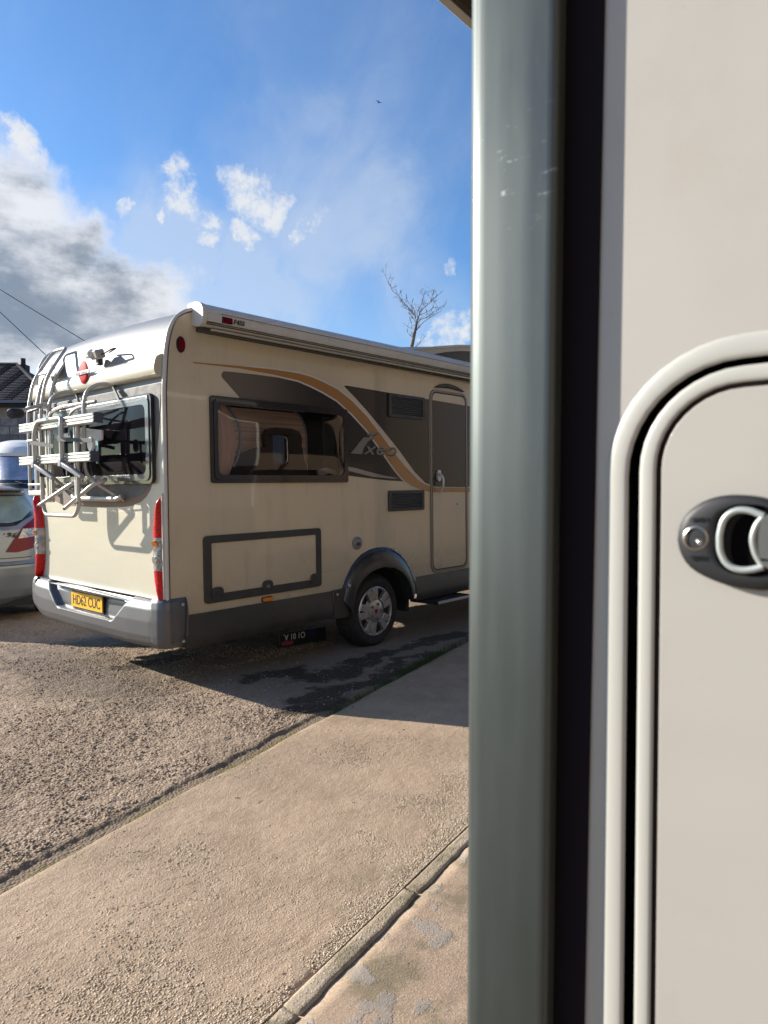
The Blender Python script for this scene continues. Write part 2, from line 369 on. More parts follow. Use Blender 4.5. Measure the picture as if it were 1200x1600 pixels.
def gravel_fn(T, b):
    co = T.obj(); P = T.xyz(co)
    big = T.noise(co, .9, 5, .6); med = T.noise(co, 5, 5, .6); tiny = T.noise(co, 90, 3, .6); v = T.xyz(T.vor(co, 75, 'F1', 1))[0]; vh = T.vor(co, 75)
    c = T.ramp(T.m('ADD', T.m('MULTIPLY', big, .6), T.m('MULTIPLY', med, .4)), [(.32, (.28, .19, .125)), (.47, (.42, .30, .20)), (.6, (.52, .385, .27))])
    c = T.mix(.34, c, T.mix(v, (.12, .095, .075), (.52, .45, .36)), 'MIX')
    c = T.mix(T.sm(tiny, .42, .6), T.mix(1, c, (.62, .6, .58), 'MULTIPLY'), c)
    # dark oily tarmac scatter behind the bumper
    ds = T.v('LENGTH', T.v('MULTIPLY', T.v('SUBTRACT', co, (-.15, 1.1, 0)), (1 / .55, 1 / 1.5, 0)))
    dk = T.m('MULTIPLY', T.sm(T.m('ADD', ds, T.m('MULTIPLY', T.m('SUBTRACT', med, .5), 1.4)), 1.1, .5), .5)
    c = T.mix(dk, c, (.10, .085, .07))
    sd = T.v('DOT_PRODUCT', T.v('SUBTRACT', co, (float(E0[0]), float(E0[1]), 0)), (float(EN[0]), float(EN[1]), 0))
    sdn = T.m('ADD', sd, T.m('MULTIPLY', T.m('SUBTRACT', T.noise(co, 4, 5, .6), .5), .10))
    gr = T.sm(sdn, .14, .09)
    c = T.mix(T.m('MULTIPLY', gr, .8), c, T.mix(T.noise(co, 30, 5), (.15, .113, .075), (.25, .19, .13)))
    moss = T.m('MULTIPLY', T.m('MULTIPLY', T.sm(sdn, .06, .02), T.sm(T.noise(co, 2.7, 4), .45, .6)), .85)
    c = T.mix(moss, c, T.mix(T.noise(co, 70, 3), (.10, .09, .02), (.20, .18, .055)))
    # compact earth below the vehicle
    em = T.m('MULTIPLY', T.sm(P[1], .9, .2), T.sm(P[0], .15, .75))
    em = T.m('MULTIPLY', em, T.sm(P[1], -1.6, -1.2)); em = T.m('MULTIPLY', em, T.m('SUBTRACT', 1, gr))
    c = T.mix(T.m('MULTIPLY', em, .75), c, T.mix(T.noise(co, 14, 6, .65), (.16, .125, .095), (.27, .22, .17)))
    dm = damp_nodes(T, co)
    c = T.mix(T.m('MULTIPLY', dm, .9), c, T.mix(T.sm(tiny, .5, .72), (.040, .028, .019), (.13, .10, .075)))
    T.put(b.inputs['Base Color'], c)
    T.put(b.inputs['Roughness'], T.sm(dm, 0, 1, .95, .7)); b.inputs['Specular IOR Level'].default_value = .25
    h = T.m('ADD', T.m('MULTIPLY', vh, -.8), T.m('MULTIPLY', tiny, .6))
    T.put(b.inputs['Normal'], T.bump(h, .8, .008))
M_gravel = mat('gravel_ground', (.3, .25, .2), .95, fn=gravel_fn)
ST = {}
def stone_fn(T, b):
    r = T.n('ShaderNodeNewGeometry').outputs['Random Per Island']
    c = T.ramp(r, [(0, (.17, .14, .11)), (.25, (.34, .25, .175)), (.55, (.44, .33, .235)), (.85, (.52, .41, .30)), (1, (.60, .53, .44))])
    T.put(b.inputs['Base Color'], T.mix(T.noise(T.obj(), 200, 2), T.mix(1, c, (.8, .8, .8), 'MULTIPLY'), c)); b.inputs['Specular IOR Level'].default_value = .25
M_stone = mat('gravel_stones', (.3, .3, .3), .9, fn=stone_fn)

bigp = MB().box(-400, 400, -400, 400, -.5, -.06).build('ground', M_gravel, kind='structure')
# relief grid over the yard, denser near the camera
def gaps(ls):
    out = [0.]
    for d, n in ls: out += list(out[-1] + d * np.arange(1, n + 1))
    return np.array(out)
wv = gaps([(.011, 30), (.014, 150), (.025, 90), (.08, 60), (.4, 30)])
svv = gaps([(.013, 230), (.02, 110), (.05, 60), (.3, 30)]) - .75
Sg, Wg = np.meshgrid(svv, wv, indexing='ij')
Wp = Wg + edge_wob(Sg) * np.clip(1 - Wg / .5, 0, 1)
gx = E0[0] + Sg * ED[0] + Wp * EN[0]; gy = E0[1] + Sg * ED[1] + Wp * EN[1]
def gravel_h(x, y, w):
    rough = np.clip((y - .2) * 2, 0, 1) + np.clip(1 - (x - .1) * 2, 0, 1); rough = .35 + .65 * np.clip(rough, 0, 1)
    h = .016 * (np_noise(x, y, 1.7, 3, 1) - .5) + rough * (.014 * (np_noise(x, y, 18, 4, 2, .75) - .5) + .010 * (np_noise(x, y, 75, 2, 9) - .5))
    ch = np.clip((.10 - w) / .03, 0, 1); ch = ch * ch * (3 - 2 * ch)
    ripple = .018 * (np_noise(x, y, 9, 3, 6) - .5)
    lip = np.exp(-((w - .13 - .3 * ripple * 4) / .03) ** 2) * .008
    return h * (1 - .75 * ch) + lip * .0 * (1 - ch) - .010 * ch * (1 - .35 * np.clip(np_noise(x, y, 3, 2, 8) * 2 - .8, 0, 1))
gz = gravel_h(gx, gy, Wg + edge_wob(Sg * 3 + 9) * 1.2)
ns, nw = Sg.shape
ii = np.arange(ns * nw).reshape(ns, nw)
q = np.stack([ii[:-1, :-1], ii[1:, :-1], ii[1:, 1:], ii[:-1, 1:]], -1).reshape(-1, 4)
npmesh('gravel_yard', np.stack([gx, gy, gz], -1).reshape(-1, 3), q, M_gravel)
# loose stones, one mass
def stones(name, n, smin, smax, region, seed, flat=.55, m=None):
    r = np.random.RandomState(seed); s_, w_ = region(r, n); n = len(s_)
    x = E0[0] + s_ * ED[0] + w_ * EN[0]; y = E0[1] + s_ * ED[1] + w_ * EN[1]
    z = gravel_h(x, y, w_) if w_.mean() > 0 else np.zeros(n) + .0112
    base = np.array([(1, 0, 0), (0, 1, 0), (-1, 0, 0), (0, -1, 0), (0, 0, 1), (0, 0, -1)], float)
    sz = smin + (smax - smin) * r.rand(n) ** 2.6
    V = base[None] * (1 + .55 * (r.rand(n, 6, 3) - .5)) + .28 * (r.rand(n, 6, 3) - .5)
    V[:, :, 2] *= flat; a = r.rand(n) * 6.28; ca, sa = np.cos(a)[:, None], np.sin(a)[:, None]
    X = V[:, :, 0] * ca - V[:, :, 1] * sa; Y = V[:, :, 0] * sa + V[:, :, 1] * ca
    V = np.stack([X * (1 + .4 * r.rand(n, 1)), Y, V[:, :, 2]], -1) * sz[:, None, None] * .5
    V[:, :, 0] += x[:, None]; V[:, :, 1] += y[:, None]; V[:, :, 2] += (z + sz * .08)[:, None]
    f = np.array([(0, 1, 4), (1, 2, 4), (2, 3, 4), (3, 0, 4), (1, 0, 5), (2, 1, 5), (3, 2, 5), (0, 3, 5)])
    npmesh(name, V.reshape(-1, 3), (np.arange(n)[:, None, None] * 6 + f).reshape(-1, 3), m or M_stone, 'stuff', False)
def reg(r, n):
    s_ = r.rand(n) * 5.2 - .7; w_ = .13 + r.rand(n) ** 1.25 * 5
    x = E0[0] + s_ * ED[0] + w_ * EN[0]; y = E0[1] + s_ * ED[1] + w_ * EN[1]
    dens = np_noise(x, y, 3.5, 3, 3); under = (x > .3) & (y < .35)
    keep = (dens + .12 * (r.rand(n) - .5) > .44) & (~under | (r.rand(n) < .06)); return s_[keep], w_[keep]
stones('loose_gravel', 120000, .003, .017, reg, 11)

# concrete slab and kerb
K0 = np.array([-1.436, -2.82]); KD = np.array([math.cos(rad(9.7)), math.sin(rad(9.7))]); KN = np.array([-KD[1], KD[0]])
def concrete_fn(base_lo, base_hi, agg, peel=False):
    def f(T, b):
        co = T.obj(); g = T.noise(co, 1.6, 5, .6); m_ = T.noise(co, 7, 6, .6)
        c = T.mix(T.sm(T.m('ADD', T.m('MULTIPLY', g, .6), T.m('MULTIPLY', m_, .4)), .36, .64), base_lo, base_hi)
        v = T.vor(co, agg); vc = T.xyz(T.vor(co, agg, 'F1', 1))[0]; sp = T.noise(co, agg * 1.6, 3, .6)
        c = T.mix(T.m('MULTIPLY', T.sm(v, .25, .7), .45), c, T.mix(1, c, (.55, .5, .45), 'MULTIPLY'))
        c = T.mix(.16, c, T.mix(vc, (.20, .15, .10), (.60, .50, .38)))
        pit = T.sm(T.noise(co, 26, 3, .5), .71, .745); c = T.mix(T.m('MULTIPLY', pit, .8), c, (.06, .05, .04))
        sd = T.v('DOT_PRODUCT', T.v('SUBTRACT', co, (float(K0[0]), float(K0[1]), 0)), (float(KN[0]), float(KN[1]), 0))
        mo = T.m('MULTIPLY', T.m('MULTIPLY', T.sm(sd, .30, .01), T.sm(T.noise(co, 5, 6, .7), .47, .62)), .6)
        c = T.mix(mo, c, T.mix(T.noise(co, 60, 3), (.10, .085, .045), (.20, .175, .10)))
        sd2 = T.v('DOT_PRODUCT', T.v('SUBTRACT', co, (float(E0[0]), float(E0[1]), 0)), (float(EN[0]), float(EN[1]), 0))
        m2 = T.m('MULTIPLY', T.sm(T.m('ADD', sd2, T.m('MULTIPLY', m_, .05)), -.03, .03), T.sm(T.noise(co, 2.7, 4), .42, .58))
        c = T.mix(T.m('MULTIPLY', m2, .6), c, (.17, .15, .06))
        h = T.m('ADD', T.m('MULTIPLY', T.m('SUBTRACT', 1, v), T.sm(vc, .35, .9, .15, 1.)), T.m('MULTIPLY', sp, .35))
        h = T.m('MULTIPLY', h, T.sm(T.noise(co, 2.2, 4), .3, .65, .45, 1.0)); h = T.m('SUBTRACT', h, T.m('MULTIPLY', pit, 1.6))
        if peel:
            pl = T.sm(T.noise(co, 6.5, 7, .62), .56, .58); c = T.mix(T.m('MULTIPLY', pl, .55), c, (.30, .28, .255))
            ds = T.sm(T.noise(co, 9, 6, .7), .5, .7); c = T.mix(T.m('MULTIPLY', ds, .45), c, (.15, .125, .10))
            h = T.m('ADD', T.m('MULTIPLY', h, .35), T.m('MULTIPLY', pl, .5))
        T.put(b.inputs['Base Color'], c); b.inputs['Specular IOR Level'].default_value = .25
        T.put(b.inputs['Normal'], T.bump(h, .8, .0048))
    return f
M_conc = mat('exposed_aggregate_concrete', (.4, .3, .2), .9, fn=concrete_fn((.40, .290, .195), (.54, .400, .278), 160))
M_conc2 = mat('worn_smooth_concrete', (.4, .3, .2), .85, fn=concrete_fn((.38, .27, .185), (.50, .37, .265), 170, True))
M_kerb = mat('kerb_concrete', (.4, .33, .25), .85, fn=concrete_fn((.39, .31, .215), (.52, .425, .31), 150))
su = np.concatenate([np.arange(-.9, 3.2, .012), np.arange(3.2, 12, .1)]); vu = np.linspace(0, 1, 150)
A = E0 + su[:, None] * ED - EN * (.004 + edge_wob(su) * -1)[:, None]
kp = K0 + (su[:, None] + .05) * KD * 1.0
# the kerb side of the slab, reached along the kerb line
B = K0 + KN * .002 + ((A - K0) @ KD)[:, None] * KD
slab = A[:, None] * (1 - vu[None, :, None]) + B[:, None] * vu[None, :, None]
x, y = slab[..., 0], slab[..., 1]
z = .012 + .004 * (np_noise(x, y, 3, 3, 21) - .5) + .0045 * (np_noise(x, y, 55, 3, 22, .7) - .5)
dv = np.minimum(vu[None, :] * 1.2, (1 - vu[None, :]) * 1.2); z = z - .012 * np.exp(-dv / .012)
bev = vu < .5
co = np.stack([x, y, z], -1)
skirt0 = co[:, :1].copy(); skirt0[..., 2] = -.05; skirt1 = co[:, -1:].copy(); skirt1[..., 2] = -.05
co = np.concatenate([skirt0, co, skirt1], 1); n1, n2 = co.shape[:2]
ii = np.arange(n1 * n2).reshape(n1, n2); q = np.stack([ii[:-1, :-1], ii[:-1, 1:], ii[1:, 1:], ii[1:, :-1]], -1).reshape(-1, 4)
npmesh('concrete_apron', co.reshape(-1, 3), q, M_conc)
# kerb stones
kerb = empty('kerb', (0, 0, 0)); kerb['kind'] = 'structure'
def wob_strip(u0, u1, a0, a1, z0, z1, amp, seed, step=.012, nv=8):
    us = np.arange(u0, u1, step); vs_ = np.linspace(0, 1, nv)
    U_, V_ = np.meshgrid(us, vs_, indexing='ij'); off = a0 + (a1 - a0) * V_
    wob = amp * (np_noise(U_, U_ * 0 + seed, 14, 4, seed) - .5) * 2 * V_
    off = off + np.sign(a1 - a0) * wob
    X = K0[0] + U_ * KD[0] + off * KN[0]; Y = K0[1] + U_ * KD[1] + off * KN[1]
    Z = z1 + .003 * (np_noise(X, Y, 30, 4, seed + 1) - .5)
    Z[:, 0] -= .004; Z[:, -1] -= .004
    co = np.stack([X, Y, Z], -1)
    s0 = co[:, :1].copy(); s0[..., 2] = z0; s1 = co[:, -1:].copy(); s1[..., 2] = z0
    co = np.concatenate([s0, co, s1], 1)
    e0 = co[:1].copy(); e0[..., 2] = z0; e1 = co[-1:].copy(); e1[..., 2] = z0
    co = np.concatenate([e0, co, e1], 0); a_, b_ = co.shape[:2]
    ii = np.arange(a_ * b_).reshape(a_, b_); return co.reshape(-1, 3), np.stack([ii[:-1, :-1], ii[1:, :-1], ii[1:, 1:], ii[:-1, 1:]], -1).reshape(-1, 4)
for k, (u0, u1) in enumerate(((-1.0, .06), (.064, .72), (.724, 1.65), (1.654, 2.6), (2.604, 3.5))):
    c_, q_ = wob_strip(u0, u1, -.004, -.062, -.05, .0125 + .0015 * (k % 2), .007, 30 + k); npmesh('kerb_stone', c_, q_, M_kerb, None, True, kerb)
c_, q_ = wob_strip(-1.2, 4.5, -.0605, -3.4, -.06, .0085, .004, 50, .03, 60); npmesh('old_concrete', c_, q_, M_conc2)
# scattered grit on the concrete
def reg2(r, n):
    s_ = r.rand(n) * 3.4 - .7; w_ = -r.rand(n) ** 2 * 1.15 - .0; return s_, w_
stones('grit', 1500, .002, .006, reg2, 13)
# aggregate standing out of the worn surface, denser towards the kerb
M_agg = mat('pale_aggregate', (.4, .33, .25), .9, fn=lambda T, b: T.put(b.inputs['Base Color'], T.ramp(T.n('ShaderNodeNewGeometry').outputs['Random Per Island'], [(0, (.25, .19, .13)), (.2, (.42, .325, .225)), (.6, (.52, .41, .29)), (1, (.62, .51, .38))])))
def reg3(r, n):
    u = r.rand(n) * 3.0 - .9; f = r.rand(n); A_ = E0 + u[:, None] * ED; foot = K0 + ((A_ - K0) @ KD)[:, None] * KD
    f = np.where(r.rand(n) < .45, 1 - .45 * f ** 1.8, f * .98 + .01); P_ = A_ * (1 - f[:, None]) + foot * f[:, None]
    s_ = (P_ - E0) @ ED; w_ = (P_ - E0) @ EN; d = np_noise(P_[:, 0], P_[:, 1], 2.4, 4, 77)
    keep = (d + .25 * (f - .5) + .1 * (r.rand(n) - .5)) > .46; return s_[keep], w_[keep]
stones('exposed_aggregate', 120000, .003, .0095, reg3, 17, .42, M_agg)
# grass in the joint
M_grass = mat('joint_grass', (.05, .085, .018), .7, vary=.4, vscale=20)
gb = MB()
for i in range(5200):
    if i < 3600: s_ = 3.3 + abs(rnd.gauss(0, .6)); w_ = rnd.gauss(.03, .04)
    else: s_ = 2.2 + rnd.random() * 1.3; w_ = rnd.gauss(.01, .02)
    if rnd.random() < .3 + .4 * math.sin(s_ * 9) ** 2: pass
    else: continue
    p = E0 + ED * s_ + EN * w_; h = rnd.uniform(.012, .04); a = rnd.random() * 6.28; t = rnd.uniform(.2, .9) * h
    dx, dy = math.cos(a), math.sin(a); w2 = .0022
    gb.add([(p[0] - dy * w2, p[1] + dx * w2, -.02), (p[0] + dy * w2, p[1] - dx * w2, -.02), (p[0] + dx * t, p[1] + dy * t, h)], [(0, 1, 2)])
gb.build('joint_grass', M_grass, kind='stuff')

# ================================================================== MOTORHOME
ang = rad(-.87)
mh = empty('motorhome', (0, 0, 0), (0, ang, 0), label='cream motorhome with charcoal and orange side graphics and a rear bicycle rack', cat='motorhome')
# pitched about the rear wheel's foot
piv = Vector((1.99, 0, 0)); mh.location = piv - Matrix.Rotation(ang, 3, 'Y') @ piv
WID = 2.13
roof = [(0, 2.12), (.012, 2.289), (.023, 2.42), (.05, 2.53), (.10, 2.625), (.18, 2.685), (.29, 2.72), (.45, 2.735), (2.5, 2.745), (2.96, 2.815), (3.2, 2.86), (3.45, 2.905), (3.8, 2.95), (4.5, 2.975), (5.2, 2.94), (5.7, 2.8), (6.05, 2.5), (6.25, 2.1)]
AR = [(1.78, .40), (1.803, .573), (1.902, .66), (2.055, .715), (2.221, .72), (2.39, .665), (2.514, .56), (2.561, .45), (2.57, .40)]
side_poly = [(0, .40)] + AR + [(6.5, .40), (6.5, 1.4)] + roof[::-1]
SWIN = rrect(.41, 1.70, 1.55, 2.07, .05)
b = MB().prism(side_poly, 1, 0, .035, [SWIN]); b.build('side_wall', M_cream, mh)
LW = [rrect(2.62, 2.86, 1.62, 2.10, .03), rrect(3.46, 3.62, 1.80, 2.15, .03)]
MB().prism(side_poly, 1, WID - .035, WID, LW).build('side_wall', M_cream, mh)
RWIN = rrect(.17, WID - .17, 1.53, 2.08, .06)
MB().prism([(.036, .42), (WID - .036, .42), (WID - .036, 2.125), (.036, 2.125)], 0, 0, .03, [RWIN]).build('rear_wall', M_creamrear, mh)
b = MB()
def roofP(u, v):
    pts = smooth_roof; i = min(int(u * (len(pts) - 1)), len(pts) - 2); t = u * (len(pts) - 1) - i
    a, c = pts[i], pts[i + 1]; crown = .03 * (1 - (2 * v - 1) ** 2) * min(1, u * 6)
    return (a[0] + (c[0] - a[0]) * t, .036 + v * (WID - .072), a[1] + (c[1] - a[1]) * t + crown)
smooth_roof = [(p.x, p.z) for p in smooth_path([(x, 0, z) for x, z in roof], .04, 3)]
b.grid(roofP, len(smooth_roof) - 1, 12)
def _c(f): return [sum(b.v[i][k] for i in f) / len(f) for k in range(3)]
b.f = [f for f in b.f if not (_c(f)[2] > 2.72 and .45 < _c(f)[0] < 2.4 and .2 < _c(f)[1] < 1.25)]  # unseen roof opening, added to let daylight onto the interior
MB().box(.45, 2.5, .19, 1.26, 2.768, 2.775).build('added_light_pane', M_added_pane, mh)
b.build('roof', M_roof, mh, smooth=60)
MB().box(.03, 6.5, .04, WID - .04, .72, .75).build('floor', M_dark, mh)
# chassis and cab, mostly hidden
MB().box(.5, 1.6, .25, WID - .25, .42, .60).box(2.7, 6.4, .25, WID - .25, .38, .60).build('chassis', M_dark, mh)
cabp = [(6.0, .40), (6.0, 1.45), (6.5, 1.40), (7.0, 1.15), (7.2, .9), (7.25, .55), (7.1, .3), (6.2, .3)]
MB().prism(cabp, 1, .08, WID - .08).build('cab', M_cream, mh, bevel=.05)
MB().add([(6.1, .12, 2.3), (6.1, WID - .12, 2.3), (6.75, WID - .15, 1.36), (6.75, .15, 1.36)], [(0, 1, 2, 3)]).build('windscreen', M_acryl, mh)
# corner trims along the profile
prof = [(-.008, .69), (-.004, 1.4), (0, 2.12), (.012, 2.289), (.023, 2.42), (.05, 2.535), (.10, 2.63), (.18, 2.69), (.29, 2.726), (.45, 2.74), (2.5, 2.752), (2.96, 2.822), (3.2, 2.867), (3.45, 2.912), (3.8, 2.957), (4.5, 2.983), (5.2, 2.948)]
for yy in (.008, WID - .008):
    tb = MB(); tb.tube(smooth_path([(x, yy, z) for x, z in prof], .04, 3), .016, 10).build('corner_trim', M_trim, mh, smooth=60)
for dy in (.019, ):
    MB().tube(smooth_path([(x + (.012 if z < 2.6 else 0), -.0035, z - (.012 if x > .1 else 0)) for x, z in prof[:10]], .04, 3), .0045, 6).build('trim_seal', M_greyabs, mh, smooth=60)

# --- side graphics (thin vinyl)
def decal(name, poly, y, m, parent=mh, t=.0012): return MB().prism(poly, 1, y, y - t).build(name, m, parent)
st_top = [(.23, 2.343), (.621, 2.362), (.945, 2.375), (1.209, 2.374), (1.35, 2.36), (1.47, 2.334), (1.641, 2.289), (1.822, 2.203), (2.012, 2.079), (2.21, 1.915), (2.418, 1.735), (2.53, 1.65), (2.638, 1.575), (2.73, 1.515), (2.823, 1.475), (2.92, 1.452)]
st_bot = [(.23, 2.336), (.621, 2.346), (.945, 2.335), (1.208, 2.317), (1.34, 2.288), (1.466, 2.254), (1.64, 2.194), (1.821, 2.092), (2.01, 1.959), (2.208, 1.778), (2.374, 1.622), (2.47, 1.545), (2.547, 1.496), (2.64, 1.455), (2.728, 1.43), (2.869, 1.40), (2.92, 1.395)]
gap = MB().prism([(x + .012, z + .012) for x, z in st_top[1:]] + [(x - .012, z - .012) for x, z in st_bot[::-1][:-2]], 1, -.0012, -.002).build('pinstripe', M_trim, mh, label='thin pale border of the orange stripe')
d1 = [(.616, 2.135), (.468, 2.262), (.463, 2.288), (.484, 2.308), (.544, 2.312), (.779, 2.317), (1.03, 2.318), (1.244, 2.303), (1.413, 2.268), (1.639, 2.179), (1.82, 2.073), (2.009, 1.939), (2.208, 1.757), (2.395, 1.608), (2.585, 1.497), (2.308, 1.508), (2.003, 1.531), (1.755, 1.553), (1.70, 1.57), (1.70, 2.11), (.62, 2.11)]
decal('side_graphic', d1, -.0002, M_gvinyl)
d2 = [(1.723, 2.326), (1.76, 2.332), (2.299, 2.322), (2.916, 2.311), (2.916, 1.462), (2.846, 1.487), (2.684, 1.589), (2.462, 1.785), (2.211, 1.983), (2.013, 2.132), (1.861, 2.238)]
decal('side_graphic', d2, -.0003, M_dvinyl)
decal('side_graphic', [(3.56, 2.30), (5.6, 2.28), (5.6, 1.5), (3.56, 1.44)], -.0003, M_dvinyl)
decal('orange_stripe', st_top + st_bot[::-1], -.0022, M_orange)
decal('orange_stripe', [(3.56, 1.43), (5.6, 1.40), (5.6, 1.35), (3.56, 1.382)], -.0022, M_orange)
decal('silver_swoosh', [(1.753, 1.632), (1.869, 1.617), (2.043, 1.585), (2.246, 1.552), (2.448, 1.529), (2.33, 1.527), (2.082, 1.542), (1.868, 1.577), (1.753, 1.596)], -.0016, M_silvinyl)
decal('roof_graphic', [(2.95, 2.755), (3.2, 2.815), (3.45, 2.86), (3.8, 2.905), (4.5, 2.93), (5.2, 2.895), (5.5, 2.755)], -.0003, M_dvinyl)
lg = empty('logo', parent=mh)
for dx, dz, yy, m, nm in ((.006, -.008, -.0042, M_ink, 'letter_shadow'), (0, 0, -.0056, M_logo, 'letter')):
    decal(nm, [(1.999 + dx, 1.912 + dz), (2.059 + dx, 1.955 + dz), (2.149 + dx, 1.946 + dz), (2.088 + dx, 1.915 + dz)], yy, m, lg)
    decal(nm, [(1.787 + dx, 1.746 + dz), (1.84 + dx, 1.79 + dz), (1.892 + dx, 1.84 + dz), (1.96 + dx, 1.894 + dz), (2.088 + dx, 1.897 + dz), (2.018 + dx, 1.860 + dz), (1.96 + dx, 1.80 + dz), (1.935 + dx, 1.743 + dz)], yy, m, lg)
    put_text(nm, 'xeo', .45, .078, (2.18 + dx, yy, 1.781 + dz), (1, 0, 0), (0, 0, 1), m, lg, .0012, .3, 0)

# --- awning cassette
awn = empty('awning', parent=mh)
sec = [(0, 2.60), (-.04, 2.585), (-.085, 2.582), (-.112, 2.60), (-.122, 2.625), (-.128, 2.665), (-.124, 2.70), (-.105, 2.728), (-.07, 2.745), (-.02, 2.752), (.05, 2.748), (.05, 2.60)]
secs = [(p.y, p.z) for p in smooth_path([(0, a, c) for a, c in sec], .012, 2)]
MB().prism(secs, 0, .262, 4.9).build('cassette', M_trim, awn, smooth=30)
MB().prism([(a * 1.06 - .002, 2.668 + (c - 2.668) * 1.04) for a, c in secs], 0, .226, .262).build('end_cap', M_trim, awn, smooth=30, bevel=.008)
MB().box(.265, .385, -.133, -.1, 2.614, 2.672).build('end_plate', M_trim, awn, bevel=.004)
MB().box(.262, 4.9, -.1262, -.10, 2.6085, 2.6115).box(.262, 4.9, -.1232, -.09, 2.5965, 2.599).box(.385, 4.9, -.1295, -.11, 2.680, 2.6825).build('seam', M_greyabs, awn)
MB().box(.255, 4.9, -.075, 0, 2.555, 2.581).build('lead_rail', M_greyabs, awn, bevel=.003)
MB().box(.32, 4.9, -.100, -.076, 2.562, 2.576).build('fabric_edge', M_alu2, awn, bevel=.003)
MB().box(.39, .475, -.135, -.12, 2.622, 2.665).build('reflector', M_dred, awn, bevel=.003)
put_text('lettering', 'F45S', .095, .034, (.535, -.1305, 2.645), (1, 0, 0), (0, .0, 1), M_greyabs, awn, .0035, .2)
# --- marker lamps
ml = empty('marker_lamp', parent=mh)
MB().prism(ellipse(.13, 2.45, .033, .056), 1, 0, -.012).build('base', M_black, ml, bevel=.003)
MB().prism(ellipse(.13, 2.45, .024, .046), 1, -.010, -.026).build('lens', M_dred, ml, bevel=.008, seg=3)
am = empty('marker_lamp', parent=mh, label='small orange side marker lamp above the skirt')
MB().prism(rrect(.79, .90, .572, .610, .018), 1, 0, -.008).build('base', M_black, am, bevel=.002)
MB().prism(rrect(.797, .893, .577, .605, .014), 1, -.008, -.020).build('lens', M_amber, am, bevel=.006)
# --- side window
def window_side(x0, x1, z0, z1, parent):
    w = empty('window', parent=parent)
    MB().prism(rrect(x0, x1, z0, z1, .02), 1, 0, -.022, [rrect(x0 + .042, x1 - .042, z0 + .045, z1 - .04, .03)]).build('frame', M_blackgl, w, bevel=.006)
    MB().prism(rrect(x0 + .022, x1 - .022, z0 + .022, z1 - .020, .04), 1, -.019, -.030, [rrect(x0 + .055, x1 - .050, z0 + .06, z1 - .055, .05)]).build('sash', M_blackgl, w, bevel=.005)
    P = lambda u, v: (x0 + .05 + u * (x1 - x0 - .095), -.024 - .014 * (1 - abs(2 * u - 1) ** 6) * (1 - abs(2 * v - 1) ** 4), z0 + .055 + v * (z1 - z0 - .105))
    MB().grid(P, 24, 12).build('pane', M_acryl_side, w, smooth=60)
window_side(.353, 1.745, 1.493, 2.122, mh)
# --- interior seen through the glass
it = empty('interior', parent=mh)
M_wpan = mat('pale_wood_panel', (.8, .6, .4), .5, fn=lambda T, b: T.put(b.inputs['Base Color'], T.mix(T.sm(T.noise(T.v('MULTIPLY', T.obj(), (.5, 1, 30)), 2, 5), .35, .65), (.92, .72, .54), (.66, .46, .32))))
MB().prism([(.60, 1.3), (1.59, 1.3), (1.59, 1.95), (1.575, 2.02), (1.53, 2.07), (1.45, 2.10), (.60, 2.10)], 1, .35, .37, [rrect(1.195, 1.37, 1.65, 1.90, .012)]).build('cabinet_panel', M_wpan, it)
MB().tube(smooth_path([(1.595, .348, 1.5), (1.595, .348, 1.95), (1.535, .348, 2.075), (1.46, .348, 2.105)], .06), .009, 8).build('panel_edging', mat('blue_grey_edging', (.35, .40, .48), .4), it, smooth=60)
MB().prism([(.61, 1.35), (1.50, 1.35), (1.47, 1.52), (1.41, 1.70), (1.395, 1.775), (1.385, 1.80), (1.39, 1.88), (1.36, 1.925), (1.28, 1.945), (1.10, 1.945), (1.02, 1.925), (.985, 1.88), (.99, 1.82), (1.0, 1.785), (.90, 1.77), (.796, 1.729), (.70, 1.69), (.62, 1.63)], 1, .17, .22, [rrect(1.072, 1.242, 1.645, 1.888, .02)]).build('seat_back', M_uphol, it, bevel=.015)
MB().tube(smooth_path([(1.205, .19, 1.88), (1.232, .185, 1.86), (1.236, .185, 1.68), (1.21, .19, 1.652)], .02), .006, 8).build('chrome_trim', M_chrome, it, smooth=60)
MB().prism([(2.35, .8), (3.4, .8), (3.4, 2.6), (2.35, 2.6)], 1, 1.3, 1.33, [rrect(2.735, 2.812, 1.83, 2.01, .01)]).build('divider', M_uphol, it)
MB().box(1.86, 2.0, .40, .42, 1.3, 2.1).build('door_post', mat('grey_post', (.22, .19, .17), .6), it)
MB().prism([(.1, .8), (1.9, .8), (1.9, 2.6), (.1, 2.6)], 1, 1.3, 1.33).build('rear_partition', M_uphol, it)
MB().prism([(1.9, .8), (2.35, .8), (2.35, 2.6), (1.9, 2.6)], 1, 1.3, 1.33, [rrect(1.972, 2.175, 1.685, 1.992, .02)]).build('rear_partition', M_uphol, it)
def curt(u, v):
    w = .05 + .13 * math.sin(math.pi * min(1, v * .55 + .25)) ** 1.5
    return (.44 + u * w + .035 * math.sin(v * 3.1), .085 + .016 * math.sin(u * 20), 1.53 + v * .56)
MB().grid(curt, 26, 10).build('curtain', mat('net_curtain', (.78, .62, .55), .8), it, smooth=60)
MB().tube(smooth_path([(.60, .12, 2.07), (.69, .12, 1.98), (.72, .12, 1.84), (.69, .12, 1.70), (.64, .12, 1.62)], .06), .012, 8).build('curtain_hoop', mat('blue_grey_edging', (.35, .40, .48), .4), it, smooth=60)
MB().prism([(1.53, 1.60), (1.62, 1.625), (1.74, 1.60), (1.76, 1.565), (1.66, 1.575), (1.60, 1.56), (1.60, 1.54), (1.53, 1.535)], 1, .13, .15).build('papers', mat('pale_papers', (.7, .64, .62), .6), it)
MB().box(.06, .075, .2, WID - .2, 1.98, 2.09).build('blind', M_blind, it)
